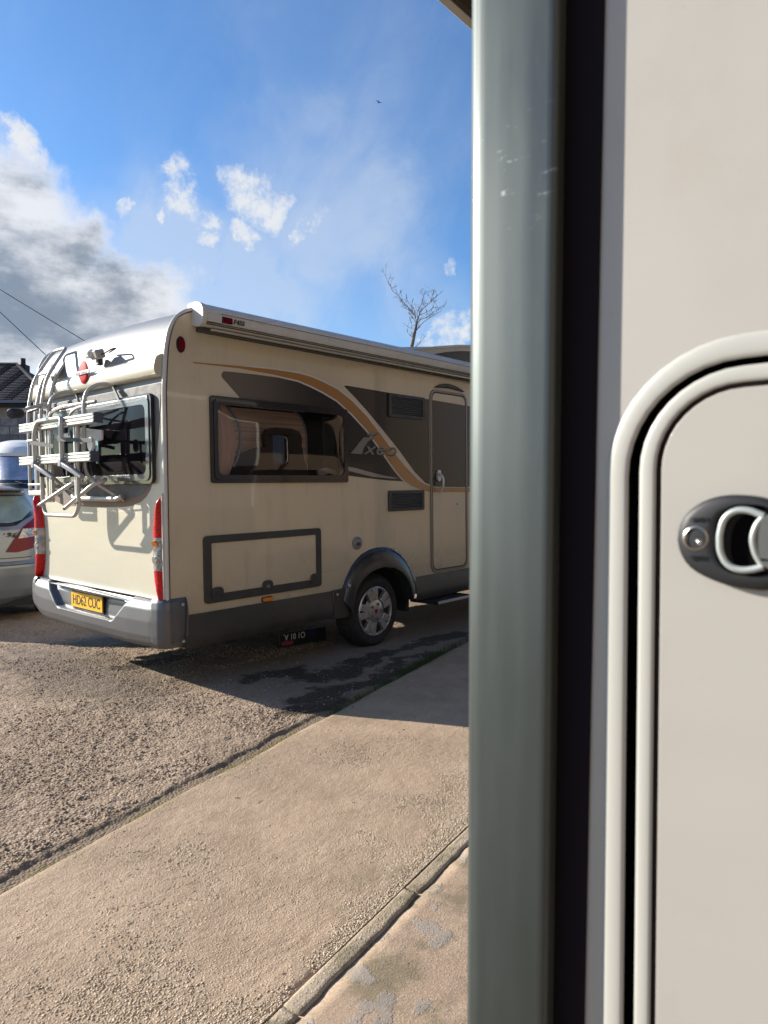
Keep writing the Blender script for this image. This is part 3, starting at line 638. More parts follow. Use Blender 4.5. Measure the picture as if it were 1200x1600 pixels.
MB().box(.5, .52, .2, WID - .2, .8, 1.9).build('bed_panel', mat('interior_panel', (.13, .115, .13), .7, vary=.2), it)
# far-side windows
MB().box(2.58, 2.90, WID - .02, WID - .015, 1.58, 2.14).build('window', M_acryl, mh)
MB().box(3.42, 3.66, WID - .02, WID - .015, 1.76, 2.19).build('window', M_acryl, mh)
# --- hatch
ht = empty('locker_hatch', parent=mh)
MB().prism(rrect(.276, 1.42, .627, 1.115, .03), 1, 0, -.014, [rrect(.342, 1.364, .69, 1.061, .006)]).build('frame', M_greyabs, ht, bevel=.005)
MB().box(.342, 1.364, -.006, .0, .69, 1.061).build('panel', M_cream, ht)
for cx, cz in ((.385, .695), (.845, .693), (1.345, .695)):
    l = MB().prism(rrect(cx - .05, cx + .05, cz - .045, cz + .045, .035), 1, -.012, -.022).build('latch', M_greyabs, ht, bevel=.005)
    MB().lathe([(.0001, .006), (.016, .006), (.018, 0)], (0, -1, 0), (cx, -.022, cz), 16).build('lock', M_chrome if cx > .5 and cx < 1 else M_greyabs, l, smooth=40)
# --- cap
cp = MB().lathe([(.058, 0), (.058, .012), (.05, .018), (.042, .014), (.036, .022), (.0001, .026)], (0, -1, 0), (1.862, 0, .957), 28).build('filler_cap', mat('grey_cap', (.26, .25, .24), .4), mh, smooth=35)
MB().box(1.835, 1.885, -.030, -.018, .935, .965).build('lock', M_greyabs, cp, bevel=.006)
# --- vents
slat_me = None
for (x0, x1, z0, z1) in ((2.298, 2.832, 2.100, 2.318), (2.283, 2.812, 1.220, 1.415)):
    v = empty('vent', parent=mh)
    MB().prism(rrect(x0, x1, z0, z1, .018), 1, 0, -.018, [rrect(x0 + .035, x1 - .035, z0 + .028, z1 - .028, .01)]).build('frame', M_greyabs, v, bevel=.004)
    MB().box(x0 + .03, x1 - .03, -.003, 0, z0 + .02, z1 - .02).build('backing', M_black, v)
    n = 9; L = (x1 - x0 - .07) / 2
    for i in range(n):
        if slat_me is None:
            o = MB().obox((0, 0, 0), (.232, 0, 0), (0, .0055, -.0028), (0, .0007, .0014)).build('slat', M_vent, v); slat_me = o.data
        else:
            o = bpy.data.objects.new('slat', slat_me); C.objects.link(o); o.parent = v
        o.location = ((x0 + x1) / 2, -.010, z0 + .038 + (z1 - z0 - .076) * i / (n - 1))
# --- door
dr = empty('door', parent=mh)
MB().prism(rrect(2.925, 3.56, .578, 2.418, .085, 8), 1, 0, -.012, [rrect(2.950, 3.535, .600, 2.395, .072, 8)]).build('frame', mat('dull_frame', (.24, .22, .19), .35, metal=.3), dr, bevel=.003)
MB().prism(rrect(2.950, 3.535, .600, 2.395, .072, 8), 1, .004, -.007, [rrect(2.962, 3.523, .612, 2.383, .065, 8)]).build('seal', M_black, dr)
MB().prism(rrect(2.962, 3.523, .612, 2.383, .065, 8), 1, .004, -.010).build('leaf', M_cream, dr, bevel=.003)
MB().prism([(2.962, 2.308), (3.523, 2.298), (3.523, 1.436), (3.1, 1.444), (3.02, 1.446), (2.962, 1.452)], 1, -.0102, -.0115).build('graphic', M_dvinyl, dr)
MB().prism([(2.962, 1.440), (3.523, 1.430), (3.523, 1.382), (2.962, 1.392)], 1, -.0104, -.0117).build('orange_band', M_orange, dr)
hd = MB().prism(rrect(3.015, 3.075, 1.50, 1.615, .028), 1, -.010, -.028).build('handle', M_alu2, dr, bevel=.008)
MB().tube(smooth_path([(3.045, -.03, 1.575), (3.055, -.068, 1.54), (3.052, -.07, 1.44), (3.04, -.04, 1.375)], .03), .013, 10, r2=.010).build('lever', M_alu2, hd, smooth=50)
MB().prism([(3.0, 2.435), (3.06, 2.468), (3.15, 2.488), (3.23, 2.492), (3.34, 2.482), (3.44, 2.458), (3.5, 2.437), (3.25, 2.452)], 1, 0, -.03).build('drip_cap', M_greyabs, mh, bevel=.006)
MB().box(3.36, 3.40, -.03, 0, 1.255, 1.268).build('catch', M_alu2, dr, bevel=.003)
# --- skirts
def skirt(x0, x1):
    P = lambda u, v: (x0 + u * (x1 - x0), -.012 - .02 * math.sin(min(1, v * 1.15) * math.pi * .5) + .03 * max(0, v - .8) * 3, .567 - v * .232)
    MB().grid(P, 8, 8).box(x0, x1, -.012, .02, .560, .568).build('skirt', M_skirt, mh, smooth=50)
skirt(.10, 1.53); skirt(2.66, 5.9)
MB().prism([(1.534, .572), (1.70, .580), (1.75, .35), (1.70, .322), (1.534, .33)], 1, .0, -.030).build('skirt_end', M_skirt, mh, bevel=.01)
MB().lathe([(.0001, .006), (.009, .006), (.012, 0)], (0, -1, 0), (1.585, -.030, .535), 12).build('screw', M_alu, mh, smooth=40)
# --- wheel arch flare
ao = [(1.640, .50), (1.665, .56), (1.715, .66), (1.787, .757), (1.85, .81), (1.922, .855), (2.03, .888), (2.142, .898), (2.24, .893), (2.329, .874), (2.41, .832), (2.48, .777), (2.55, .70), (2.60, .62), (2.65, .53)]
ai = [(1.745, .35), (1.775, .48), (1.803, .555), (1.85, .612), (1.902, .650), (1.975, .688), (2.055, .710), (2.14, .718), (2.221, .715), (2.31, .695), (2.39, .658), (2.46, .605), (2.514, .545), (2.55, .46), (2.575, .36)]
def archP(u, v):
    t = u * (len(ao) - 1); i = min(int(t), len(ao) - 2); k = t - i
    a = Vector(ao[i]).lerp(Vector(ao[i + 1]), k); c = Vector(ai[i]).lerp(Vector(ai[i + 1]), k)
    if v < .75: s = v / .75; p = a.lerp(c, s); return (p[0], -.004 - .058 * math.sin(s * math.pi * .5) ** .6 if s > 0 else 0, p[1])
    s = (v - .75) / .25; p = c; return (p[0], -.062 + s * .12, p[1])
M_flare = mat('scuffed_arch', (.11, .11, .11), .3, coat=.2, fn=lambda T, b: (T.put(b.inputs['Base Color'], T.mix(T.sm(T.noise(T.v('MULTIPLY', T.obj(), (9, 9, 26)), 1.6, 5, .7), .64, .70), (.032, .032, .034), (.25, .25, .25)))))
MB().grid(archP, 56, 16).build('wheel_arch', M_flare, mh, smooth=60)
MB().prism([(x + .006, z + .006) for x, z in ao[9:]] + [(x - .018, z - .012) for x, z in ao[9:][::-1]], 1, -.012, -.036).build('repair_tape', mat('silver_tape', (.5, .5, .5), .3, metal=.5, vary=.5, vscale=25), mh, bevel=.004)
MB().lathe([(.0001, .008), (.014, .008), (.018, 0)], (0, -1, 0), (1.705, -.055, .60), 12).build('screw', M_alu, mh, smooth=40)
MB().grid(lambda u, v: (2.17 + .42 * math.cos(math.pi * (1 - u)), .06 + v * .5, .35 + .42 * math.sin(math.pi * u)), 24, 2).build('wheel_well', M_dark, mh, smooth=60)
# --- wheels
def wheel(cx, yout, sgn, parent, r=.33, front_only=False):
    w = empty('wheel', parent=parent); cz = .318; ax = (0, -sgn, 0); c0 = (cx, yout, cz)
    tp = [(.222, -.01), (.232, .004), (.262, .012), (.292, .008), (.312, -.012), (.326, -.035), (.33, -.07)]
    tp += [(.33, -.155), (.326, -.19), (.30, -.215), (.23, -.215)]
    tp = [(a * r / .33 if a > .3 else a, b) for a, b in tp]
    MB().lathe(tp, ax, c0, 56).build('tyre', M_tyre, w, smooth=35)
    tr = MB()
    for i in range(72):
        a = i * 2 * math.pi / 72; u = Vector((math.cos(a), 0, math.sin(a))); t = Vector((-math.sin(a), 0, math.cos(a)))
        for hh in (-.055, -.10, -.15): tr.obox(Vector(c0) + u * (r + .002) + Vector(ax) * hh, u * .004, t * .010, Vector((0, .018, 0)))
    tr.build('tread', M_tyre, w)
    MB().lathe([(.0001, -.045), (.205, -.045), (.214, -.02), (.226, -.008), (.226, .004), (.214, .006)], ax, c0, 48).build('rim', mat('dark_rim', (.05, .05, .05), .5), w, smooth=35)
    A = Vector(ax); tm = MB(); tm.lathe([(.202, -.01), (.206, .004), (.216, .010), (.226, .004)], ax, c0, 48)
    tm.lathe([(.0001, .012), (.035, .012), (.085, .010), (.104, .002), (.112, -.012), (.125, -.014), (.130, -.022)], ax, c0, 48)
    tm.build('wheel_trim', M_rim, w, smooth=35)
    for i in range(5):
        a0 = rad(90 + i * 72 + 13); sp = MB()
        for da, wd in ((-.21, .033), (.21, .033), (0, .0)):
            if wd == 0: continue
            u = Vector((math.cos(a0 + da), 0, math.sin(a0 + da))); t = Vector((-u.z, 0, u.x))
            a_, b_ = Vector(c0) + u * .108, Vector(c0) + u * .210
            v = [a_ + t * wd * .85 + A * .0, a_ - t * wd * .85, b_ - t * wd, b_ + t * wd]
            top = [p + A * (.012) for p in v]; bot = [p - A * .03 for p in v]
            sp.add(top + bot, [(0, 1, 2, 3), (7, 6, 5, 4), (0, 4, 5, 1), (1, 5, 6, 2), (2, 6, 7, 3), (3, 7, 4, 0)])
        sp.build('spoke', M_rim, w, bevel=.004)
    for i in range(5):
        a0 = rad(54 + i * 72 + 13); u = Vector((math.cos(a0), 0, math.sin(a0)))
        MB().lathe([(.017, 0), (.015, .006), (.011, .006), (.010, .014), (.0001, .015)], ax, Vector(c0) + u * .068 + A * .010, 12).build('bolt', mat('bolt_metal', (.25, .25, .25), .35, metal=.7), w, smooth=40)
    MB().lathe([(.022, 0), (.018, .005), (.0001, .006)], ax, Vector(c0) + A * .012, 20).build('hub_badge', mat('wheel_badge', (.22, .01, .02), .3), w, smooth=40)
    return w
wheel(2.09, -.005, 1, mh); wheel(2.09, WID, -1, mh); wheel(6.0, -.0, 1, mh); wheel(6.0, WID, -1, mh)
MB().box(1.95, 2.2, .2, WID - .2, .26, .36).build('axle', M_dark, mh, bevel=.02)
MB().prism([(2.62, .55), (2.70, .55), (2.70, .22), (2.66, .22)], 1, .1, .3).build('mudflap', M_black, mh)
stp = MB().box(2.80, 3.42, -.19, -.15, .300, .322).build('step', M_alu2, mh, bevel=.004)
MB().box(2.80, 3.42, -.15, .15, .312, .320).box(2.78, 2.80, -.19, .15, .296, .33).build('step_plate', M_black, stp)

# --- rear body
SP = lambda x0, pts, x1: MB().prism(pts, 0, x0, x1)
pr = [(.033, 2.17), (.035, 2.12), (.06, 1.95), (.09, 1.80), (.125, 1.65), (.165, 1.53), (.21, 1.45), (.27, 1.40), (.345, 1.365), (.48, 1.335), (.625, 1.323), (1.065, 1.318)]
pr_full = pr + [(WID - a, c) for a, c in pr[::-1][1:]]
SP(-.0002, pr_full, -.002).build('rear_band', M_rbrown, mh)
pg = [(.036, 2.18), (.04, 2.12), (.065, 1.95), (.095, 1.80), (.13, 1.65), (.17, 1.54), (.225, 1.475), (.30, 1.43), (.40, 1.40), (.56, 1.383), (.769, 1.372), (1.065, 1.37)]
pgf = pg + [(WID - a, c) for a, c in pg[::-1][1:]]
MB().prism(pgf, 0, -.0022, -.004, [RWIN]).build('rear_panel', M_rgrey, mh)
rw = empty('window', parent=mh)
MB().prism(rrect(.125, WID - .125, 1.492, 2.12, .045), 0, -.004, -.032, [rrect(.168, WID - .168, 1.535, 2.07, .05)]).build('frame', M_blackgl, rw, bevel=.006)
MB().prism(rrect(.150, WID - .150, 1.515, 2.098, .05), 0, -.028, -.040, [rrect(.195, WID - .195, 1.56, 2.045, .05)]).build('sash', mat('satin_sash', (.10, .10, .11), .25, coat=.4), rw, bevel=.006)
MB().box(-.040, -.030, .16, WID - .16, 2.072, 2.106).build('top_rail', M_alu2, rw, bevel=.004)
MB().grid(lambda u, v: (-.034 - .014 * (1 - abs(2 * u - 1) ** 6) * (1 - abs(2 * v - 1) ** 4), .18 + u * (WID - .36), 1.545 + v * .515), 30, 10).build('pane', M_acryl2, rw, smooth=60)
# upper moulding
cs = [(.0, 2.222), (-.03, 2.222), (-.05, 2.238), (-.058, 2.27), (-.055, 2.31), (-.035, 2.352), (.0, 2.374), (.02, 2.376), (.02, 2.225)]
cs = [(p.x, p.z) for p in smooth_path([(a, 0, c) for a, c in cs], .012, 3)]
MB().prism(cs, 1, .045, WID - .045).build('rear_moulding', M_creamrear, mh, smooth=30)
MB().prism([(a * 1.05 - .002, 2.3 + (c - 2.3) * 1.03) for a, c in cs], 1, .022, .045).build('moulding_cap', M_creamrear, mh, smooth=30)
# badge
bd_ = MB().lathe([(.0001, .010), (.058, .009), (.078, .003), (.081, 0)], (-1, 0, 0), (-.062, 1.045, 2.358), 40); bb = bd_.build('badge', M_badge, mh, smooth=50)
for vtx in bb.data.vertices: vtx.co.z = 2.358 + (vtx.co.z - 2.358) * 1.08
MB().box(-.080, -.070, .925, 1.15, 2.338, 2.368).build('badge_bar', M_alu2, bb, bevel=.003)
put_text('lettering', 'bürstner', .19, .022, (-.0808, 1.038, 2.353), (0, -1, 0), (0, 0, 1), M_greyabs, bb, .001)
# reversing camera
rc = empty('reversing_camera', (0, -.11, .01), parent=mh)
MB().tube([(-.06, 1.09, 2.46), (-.07, .92, 2.45)], .018, 12).build('barrel', M_alu, rc, smooth=40)
MB().obox((-.06, .93, 2.455), (.035, 0, .01), (0, .055, .0), (-.01, 0, .032)).build('housing', mat('camera_grey', (.34, .33, .30), .5), rc, bevel=.01)
MB().lathe([(.035, 0), (.035, .02), (.02, .026), (.0001, .02)], (-1, -.3, -.2), (-.085, .96, 2.46), 20).build('lens_ring', M_alu, rc, smooth=40)
MB().tube(smooth_path([(-.05, .88, 2.45), (-.06, .72, 2.465), (-.03, .70, 2.475), (.0, .86, 2.47)], .02), .007, 8).build('bracket_loop', M_greyabs, rc, smooth=50)
MB().box(-.03, .01, .98, 1.02, 2.39, 2.45).build('foot', M_greyabs, rc, bevel=.004)

# --- tail lamps
def tail_lamp(mir):
    tl = empty('tail_lamp', parent=mh); Y = (lambda a: WID - a) if mir else (lambda a: a)
    zs = np.linspace(.672, 1.426, 60)
    key = [(.672, .035), (.70, .075), (.75, .108), (.82, .132), (.895, .145), (1.0, .148), (1.12, .146), (1.2, .138), (1.297, .110), (1.37, .065), (1.426, .022)]
    wid = np.interp(zs, [k[0] for k in key], [k[1] for k in key])
    def part(z0, z1, m, nm, lift=0):
        zz = [z for z in zs if z0 <= z <= z1]; zz = [z0] + zz + [z1]
        def P(u, v):
            t = v * (len(zz) - 1); i = min(int(t), len(zz) - 2); z = zz[i] + (zz[i + 1] - zz[i]) * (t - i); w = float(np.interp(z, zs, wid))
            return (-.004 - (.052 + lift) * math.sin(math.pi * min(1, u * .93 + .07)) ** .55 * min(1, w / .07) if u < 1 else -.002, Y(.018 + u * (w - .018)), z)
        return MB().grid(P, 14, len(zz)).build(nm, m, tl, smooth=50)
    part(1.122, 1.426, M_red, 'red_lens'); part(.895, 1.122, M_clear, 'clear_lens'); part(.672, .895, M_red, 'red_lens')
    MB().tube([(-.03, Y(.075), 1.09), (-.062, Y(.07), 1.075)], .026, 12).build('bulb', M_amber, tl, smooth=50)
    MB().tube([(-.03, Y(.08), .97), (-.060, Y(.08), .965)], .028, 12).build('bulb', M_chrome, tl, smooth=50)
    MB().box(-.035, 0, min(Y(.006), Y(.018)), max(Y(.006), Y(.018)), .70, 1.42).build('edge_trim', M_trim, tl, bevel=.003)
tail_lamp(False); tail_lamp(True)

# --- bumper
def bplan(u):
    """plan path of the bumper, u 0..1 from the near side round the back to the far side"""
    pts = [(.13, -.034), (.05, -.036), (-.02, -.032), (-.055, -.012), (-.078, .03), (-.092, .12), (-.105, .4), (-.115, 1.065), (-.105, WID - .4), (-.092, WID - .12), (-.078, WID - .03), (-.055, WID + .012), (-.02, WID + .032), (.05, WID + .036), (.13, WID + .034)]
    L = [0]
    for a, c in zip(pts, pts[1:]): L.append(L[-1] + math.dist(a, c))
    s = u * L[-1]; return Vector((np.interp(s, L, [p[0] for p in pts]), np.interp(s, L, [p[1] for p in pts])))
def ss(x, a, b_): t = max(0, min(1, (x - a) / (b_ - a))); return t * t * (3 - 2 * t)
def bumpP(u, v):
    p = bplan(u); y = p.y; x = p.x
    top = .690 + .010 * ss(abs(y - 1.065), .9, 1.05); bot = .345 + .012 * ss(abs(y - 1.065), .6, 1.1) - .0
    if y > 1.8: bot += .10 * ss(y, 1.8, 2.17) ** 2
    z = top + (bot - top) * v
    sec = [(0, .055), (.06, .028), (.2, .008), (.45, 0), (.75, .004), (.9, .02), (1, .055)]
    ins = np.interp(v, [s[0] for s in sec], [s[1] for s in sec])
    inw = Vector((1, 0)) if .1 < y < WID - .1 else Vector((.75, .66 if y < 1 else -.66))
    if y < .0 and x > 0: inw = Vector((0, 1))
    if y > WID and x > 0: inw = Vector((0, -1))
    q = p + inw * ins * (.6 if not (.1 < y < WID - .1) else 1)
    # recess for the plate: a trapezoid with its wide side up
    w_ = .47 + (z - .50) / .19 * .235; d = w_ - abs(y - 1.075)
    k = ss(d, -.012, .03) * ss(z, .488, .512); q = q + Vector((.058 * k, 0))
    return (q.x, q.y, z)
bmp = MB().grid(bumpP, 220, 44).build('bumper', M_bumper, mh, smooth=50)
MB().grid(lambda u, v: (-.045 + v * .045 + .0, .04 + u * (WID - .08), .700 - .006 * (1 - v)), 30, 3).build('bumper_ledge', M_bumper, bmp, smooth=60)
def lipP(u, v):
    y = .40 + u * 1.35; a = v * math.pi * 1.15; bow = math.sin(u * math.pi); rr = .018 * bow + .003
    return (-.062 - .045 * bow - rr * 1.6 * math.sin(a), y, .668 + .024 * bow - .015 * (1 - u) + rr * math.cos(a))
MB().grid(lipP, 40, 8).build('plate_lip', M_bumper, bmp, smooth=60)
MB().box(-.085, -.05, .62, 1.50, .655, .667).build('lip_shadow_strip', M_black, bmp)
np_ = MB().prism(rrect(.820, 1.340, .520, .640, .01), 0, -.066, -.074).build('number_plate', M_plate, mh, bevel=.001)
put_text('lettering', 'HD62 CUC', .455, .078, (-.0745, 1.080, .580), (0, -1, 0), (0, 0, 1), M_ink, np_, .0008, 0, .010)
MB().prism(rrect(.812, 1.348, .510, .648, .012), 0, -.055, -.066).build('plate_holder', M_black, mh)
for z_ in (.655, .40): MB().lathe([(.0001, .006), (.009, .006), (.012, 0)], (0, -1, 0), (.085, -.036, z_), 12).build('screw', M_alu, bmp, smooth=40)
MB().tube(smooth_path([(.105, -.037, .70), (.112, -.038, .62), (.095, -.038, .42), (.10, -.036, .35)], .03), .004, 6).build('bumper_seam', M_black, bmp, smooth=50)

# --- ladder (folded double)
ld = empty('ladder', parent=mh)
def rail_path(y, t): return smooth_path([(-t, y, 1.43), (-t, y, 2.12), (-t + .05, y, 2.36), (-t + .19, y, 2.58)], .09, 5)
def hoop(y0, y1, t):
    a = rail_path(y0, t); bb_ = rail_path(y1, t)[::-1]; top = [Vector((-t + .225, y0 - .02, 2.625)), Vector((-t + .225, y1 + .02, 2.625))]
    return smooth_path([*map(tuple, a), *map(tuple, top), *map(tuple, bb_)], .035, 4)
MB().tube(hoop(1.76, 1.51, .20), .0135, 10).build('rail', M_alu, ld, smooth=60)
MB().tube(hoop(1.86, 1.60, .10), .0135, 10).build('rail', M_alu, ld, smooth=60)
for z_ in (1.50, 1.72, 1.86, 2.13): MB().box(-.222, -.178, 1.515, 1.755, z_ - .009, z_ + .009).build('rung', M_alu2, ld, bevel=.004)
MB().obox((-.095, 1.635, 2.43), (.022, 0, .026), (0, .125, 0), (-.006, 0, .006)).build('rung', M_alu2, ld, bevel=.004)
MB().obox((.0, 1.73, 2.43), (.022, 0, .026), (0, .125, 0), (-.006, 0, .006)).build('rung', M_alu2, ld, bevel=.004)
for y_ in (1.62, 1.85): MB().box(-.10, .0, y_ - .015, y_ + .015, 2.10, 2.13).box(-.10, 0, y_ - .015, y_ + .015, 1.47, 1.50).build('stand_off', M_alu2, ld, bevel=.004)
MB().box(-.215, -.185, 1.50, 1.77, 1.41, 1.45).build('foot', M_alu, ld, bevel=.006)
MB().tube([(-.20, 1.50, 2.115), (-.20, 1.74, 2.10)], .012, 8).build('strap', M_black, ld)

# --- bicycle rack
rk = empty('bicycle_rack', parent=mh)
TB = lambda nm, pts, r=.0145, m=M_alu, rr=.05, seg=12: MB().tube(smooth_path(pts, rr, 6), r * .9, seg).build(nm, m, rk, smooth=60)
for yc, s in ((.765, -1), (1.37, 1)):
    yb = yc - .09
    TB('arm', [(-.02, yb, 2.235), (-.10, yc - .03, 2.235), (-.17, yc, 2.19), (-.20, yc, 2.10), (-.20, yc, 1.58), (-.15, yc - .06, 1.50), (-.03, yc - .12, 1.41)], .0145, M_alu, .06)
    MB().box(-.02, -.002, yb - .03, yb + .03, 2.215, 2.25).build('bracket', M_greyabs, rk, bevel=.004)
    MB().bar((-.02, yb - .0, 2.225), (-.038, yb - .13, 2.10), .008, .028).build('brace', M_greyabs, rk, bevel=.002)
TB('cross_tube', [(-.03, .55, 1.405), (-.045, .60, 1.385), (-.045, 1.30, 1.385), (-.03, 1.35, 1.405)], .022, M_alu)
TB('cross_tube', [(-.20, 1.37, 2.0), (-.21, 1.30, 2.06), (-.20, 1.15, 2.09), (-.17, .90, 2.095), (-.13, .72, 2.10)], .016, M_alu, .08)
TB('cross_tube', [(-.20, 1.0, 1.97), (-.21, .96, 2.03), (-.20, .86, 2.065), (-.18, .77, 2.07)], .012, M_alu, .05)
def channel(z, y0, y1):
    c = empty('wheel_channel', parent=rk)
    # fluted section: bars with grooves between
    MB().box(-.285, -.228, y0, y1, z - .034, z + .034).build('profile', M_alu2, c, bevel=.005)
    for k, zz in enumerate((z - .023, z + .001, z + .025)): MB().box(-.292, -.285, y0 + .004, y1 - .004, zz - .0085, zz + .0065).build('flute', M_alu2, c, bevel=.002)
    MB().box(-.289, -.224, y0 - .007, y0, z - .036, z + .036).build('end_cap', mat('blue_grey_cap', (.05, .06, .10), .5), c, bevel=.003)
    MB().box(-.289, -.224, y1, y1 + .005, z - .036, z + .036).build('end_cap', M_white, c, bevel=.003)
channel(1.955, .435, 1.72); channel(1.690, .50, 1.738)
TB('hoop', [(-.305, 1.385, 1.66), (-.31, 1.38, 1.90), (-.30, 1.335, 1.985), (-.30, .905, 1.985), (-.31, .90, 1.90), (-.305, .905, 1.65)], .019, M_alu, .06)
TB('hoop', [(-.25, 1.395, 1.92), (-.25, 1.40, 1.36), (-.25, 1.36, 1.262), (-.25, .84, 1.262), (-.25, .775, 1.33), (-.25, .765, 1.92)], .017, M_alu, .09)
for yy in (1.33, 1.28, .84, 1.25): MB().box(-.245, -.222, yy - .011, yy + .011, 1.36, 1.93).build('upright', M_alu2, rk, bevel=.003)
for yy in (1.385, .905):
    MB().bar((-.315, yy + .005, 1.655), (-.27, yy - .25, 1.545), .035, .038).build('hinge_arm', mat('hinge_grey', (.27, .27, .30), .45), rk, bevel=.010)
    MB().box(-.33, -.295, yy - .028, yy + .028, 1.625, 1.685).build('hinge_block', mat('hinge_grey', (.27, .27, .30), .45), rk, bevel=.008)
    MB().tube([(-.26, yy - .01, 1.60), (-.26, yy - .01, 1.56)], .022, 12).build('knob', M_black, rk, smooth=40)
TB('strut', [(-.27, 1.412, 1.337), (-.22, .96, 1.50), (-.16, .90, 1.52)], .016)
TB('strut', [(-.27, .95, 1.322), (-.22, .62, 1.49), (-.12, .60, 1.53), (-.10, .70, 1.53)], .016)
for p in ((-.272, 1.435, 1.328), (-.272, .973, 1.314)): MB().tube([p, (p[0] + .002, p[1] - .006, p[2] + .003)], .0125, 12).build('tube_mouth', M_black, rk)
for p in ((-.225, 1.06, 1.475), (-.262, 1.33, 1.365), (-.262, .775, 1.36), (-.215, .765, 1.60), (-.17, .68, 1.49)): MB().lathe([(.0001, .006), (.008, .006), (.010, 0)], (-1, 0, 0), p, 10).build('bolt', M_black, rk, smooth=40)
MB().prism([(.61, 1.815), (.61, 1.885), (.80, 1.905), (1.0, 1.93), (1.0, 1.80), (.75, 1.80)], 0, -.13, -.15).build('white_plate', M_white, rk, bevel=.006)
MB().lathe([(.0001, .004), (.008, .004), (.009, 0)], (-1, 0, 0), (-.15, .88, 1.87), 10).build('bolt', M_greyabs, rk)
MB().tube([(-.20, 1.36, 1.865), (-.20, .99, 1.868)], .019, 14).build('spindle', M_white, rk, smooth=50)
MB().box(-.225, -.175, 1.34, 1.385, 1.84, 1.895).box(-.225, -.175, .935, .965, 1.84, 1.90).build('spindle_clamp', mat('blue_grey_cap', (.05, .06, .10), .5), rk, bevel=.008)
MB().bar((-.33, 1.41, 1.826), (-.29, 1.08, 1.785), .004, .030).build('strap', M_black, rk)
MB().bar((-.33, .915, 1.826), (-.27, .50, 1.800), .004, .028).build('strap', M_black, rk)
MB().tube([(-.25, 1.05, 1.545), (-.25, .70, 1.565)], .005, 6).build('cord', M_black, rk)
MB().box(-.23, -.226, .50, .535, 1.64, 1.80).build('tag', mat('teal_tag', (.03, .25, .27), .5, fn=lambda T, b: T.put(b.inputs['Base Color'], T.mix(T.sm(T.noise(T.v('MULTIPLY', T.obj(), (1, 60, 30)), 1, 2), .5, .55), (.015, .17, .19), (.35, .60, .60)))), rk)
MB().prism(ellipse(.60, 1.78, .04, .05), 0, -.24, -.22).build('catch', M_white, rk, bevel=.006)
TB('wheel_holder', [(-.46, 1.25, 2.045), (-.34, 1.35, 2.09), (-.22, 1.40, 2.13)], .015)
MB().lathe([(.0001, 0), (.030, .002), (.038, .012), (.038, .10), (.030, .112), (.016, .114)], Vector((.86, .45, .12)), (-.545, 1.205, 2.02), 24).build('foam_roller', M_black, rk, smooth=40)
MB().lathe([(.024, -.015), (.024, .015)], (1, 0, 0), (-.22, 1.40, 2.12), 14).build('clamp', M_alu2, rk, smooth=40)

# dark printed panel standing under the vehicle
bd3 = empty('discarded_plate', (1.40, .52, -.012), (0, 0, rad(-8)), label='dark plate with upside-down white characters lying under the motorhome', cat='plate')
MB().box(0, .50, 0, .012, .03, .155).box(.40, .42, 0, .05, -.02, .03).box(.08, .10, 0, .05, -.02, .03).build('panel', mat('dark_panel', (.02, .02, .025), .4), bd3, bevel=.003)
me = text_mesh('O1 01 A.', .23, .055, .001); me.transform(Matrix.Translation((.15, -.003, .115)) @ Matrix.Rotation(rad(90), 4, 'X') @ Matrix.Rotation(rad(180), 4, 'Z')); me.materials.append(mat('white_ink', (.85, .85, .85), .5)); link('lettering', me, bd3)
MB().box(.02, .14, -.002, 0, .045, .078).build('red_strip', mat('red_strip', (.35, .05, .06), .5), bd3)
MB().box(.30, .38, -.002, 0, .09, .15).build('blue_strip', mat('blue_strip', (.02, .03, .09), .5), bd3)

# ================================================================== FOREGROUND VEHICLE
FX, FY = -1.891, -4.238
fv = empty('camper_van', (0, 0, 0), label='pale grey-beige camper close on the right with a rounded locker door and oval lock', cat='camper van')
M_fw = mat('beige_gelcoat', (.40, .382, .35), .45, coat=.08, fn=streaky((.405, .387, .352), (.29, .25, .20), .75, 3, 2))
M_ff = mat('pale_frame_plastic', (.425, .42, .385), .4, coat=.1)
def FY_(a): return FY + a
wy0, wy1 = -1.55, .40    # wall span relative to the camera
DR = lambda e: rrect(FY_(-.55 - e), FY_(.245 + e), .55 - e, 1.497 + e - (.0055 if e > .02 else .0016 if e > .01 else 0), .075 + e, 10)
seamL = lambda z: .3015 + (1.893 - z) * .0122     # edge of the black seal, widened over part of the corner strip's cast shadow
MB().prism([(FY_(wy0), .35), (FY_(.43), .35), (FY_(.43), 2.65), (FY_(wy0), 2.65)], 0, FX, FX + .03, [DR(.028)]).build('rear_wall', M_fw, fv)
MB().box(FX + .001, FX + 5.5, FY_(wy0), FY_(.44), .35, .38).box(FX + .03, FX + 5.5, FY_(wy0), FY_(wy0) + .02, .38, 2.65).box(FX + .03, FX + 5.5, FY_(wy0), FY_(.445), 2.65, 2.70).build('body_shell', M_white, fv)
MB().box(FX + .03, FX + 5.5, FY_(.42), FY_(.44), .38, 2.65).build('side_wall', mat('charcoal_side', (.09, .09, .095), .4), fv)
MB().box(FX + 5.5, FX + 5.55, FY_(wy0), FY_(.445), .35, 2.7).build('front_bulkhead', M_white, fv)
dr2 = empty('locker_door', parent=fv)
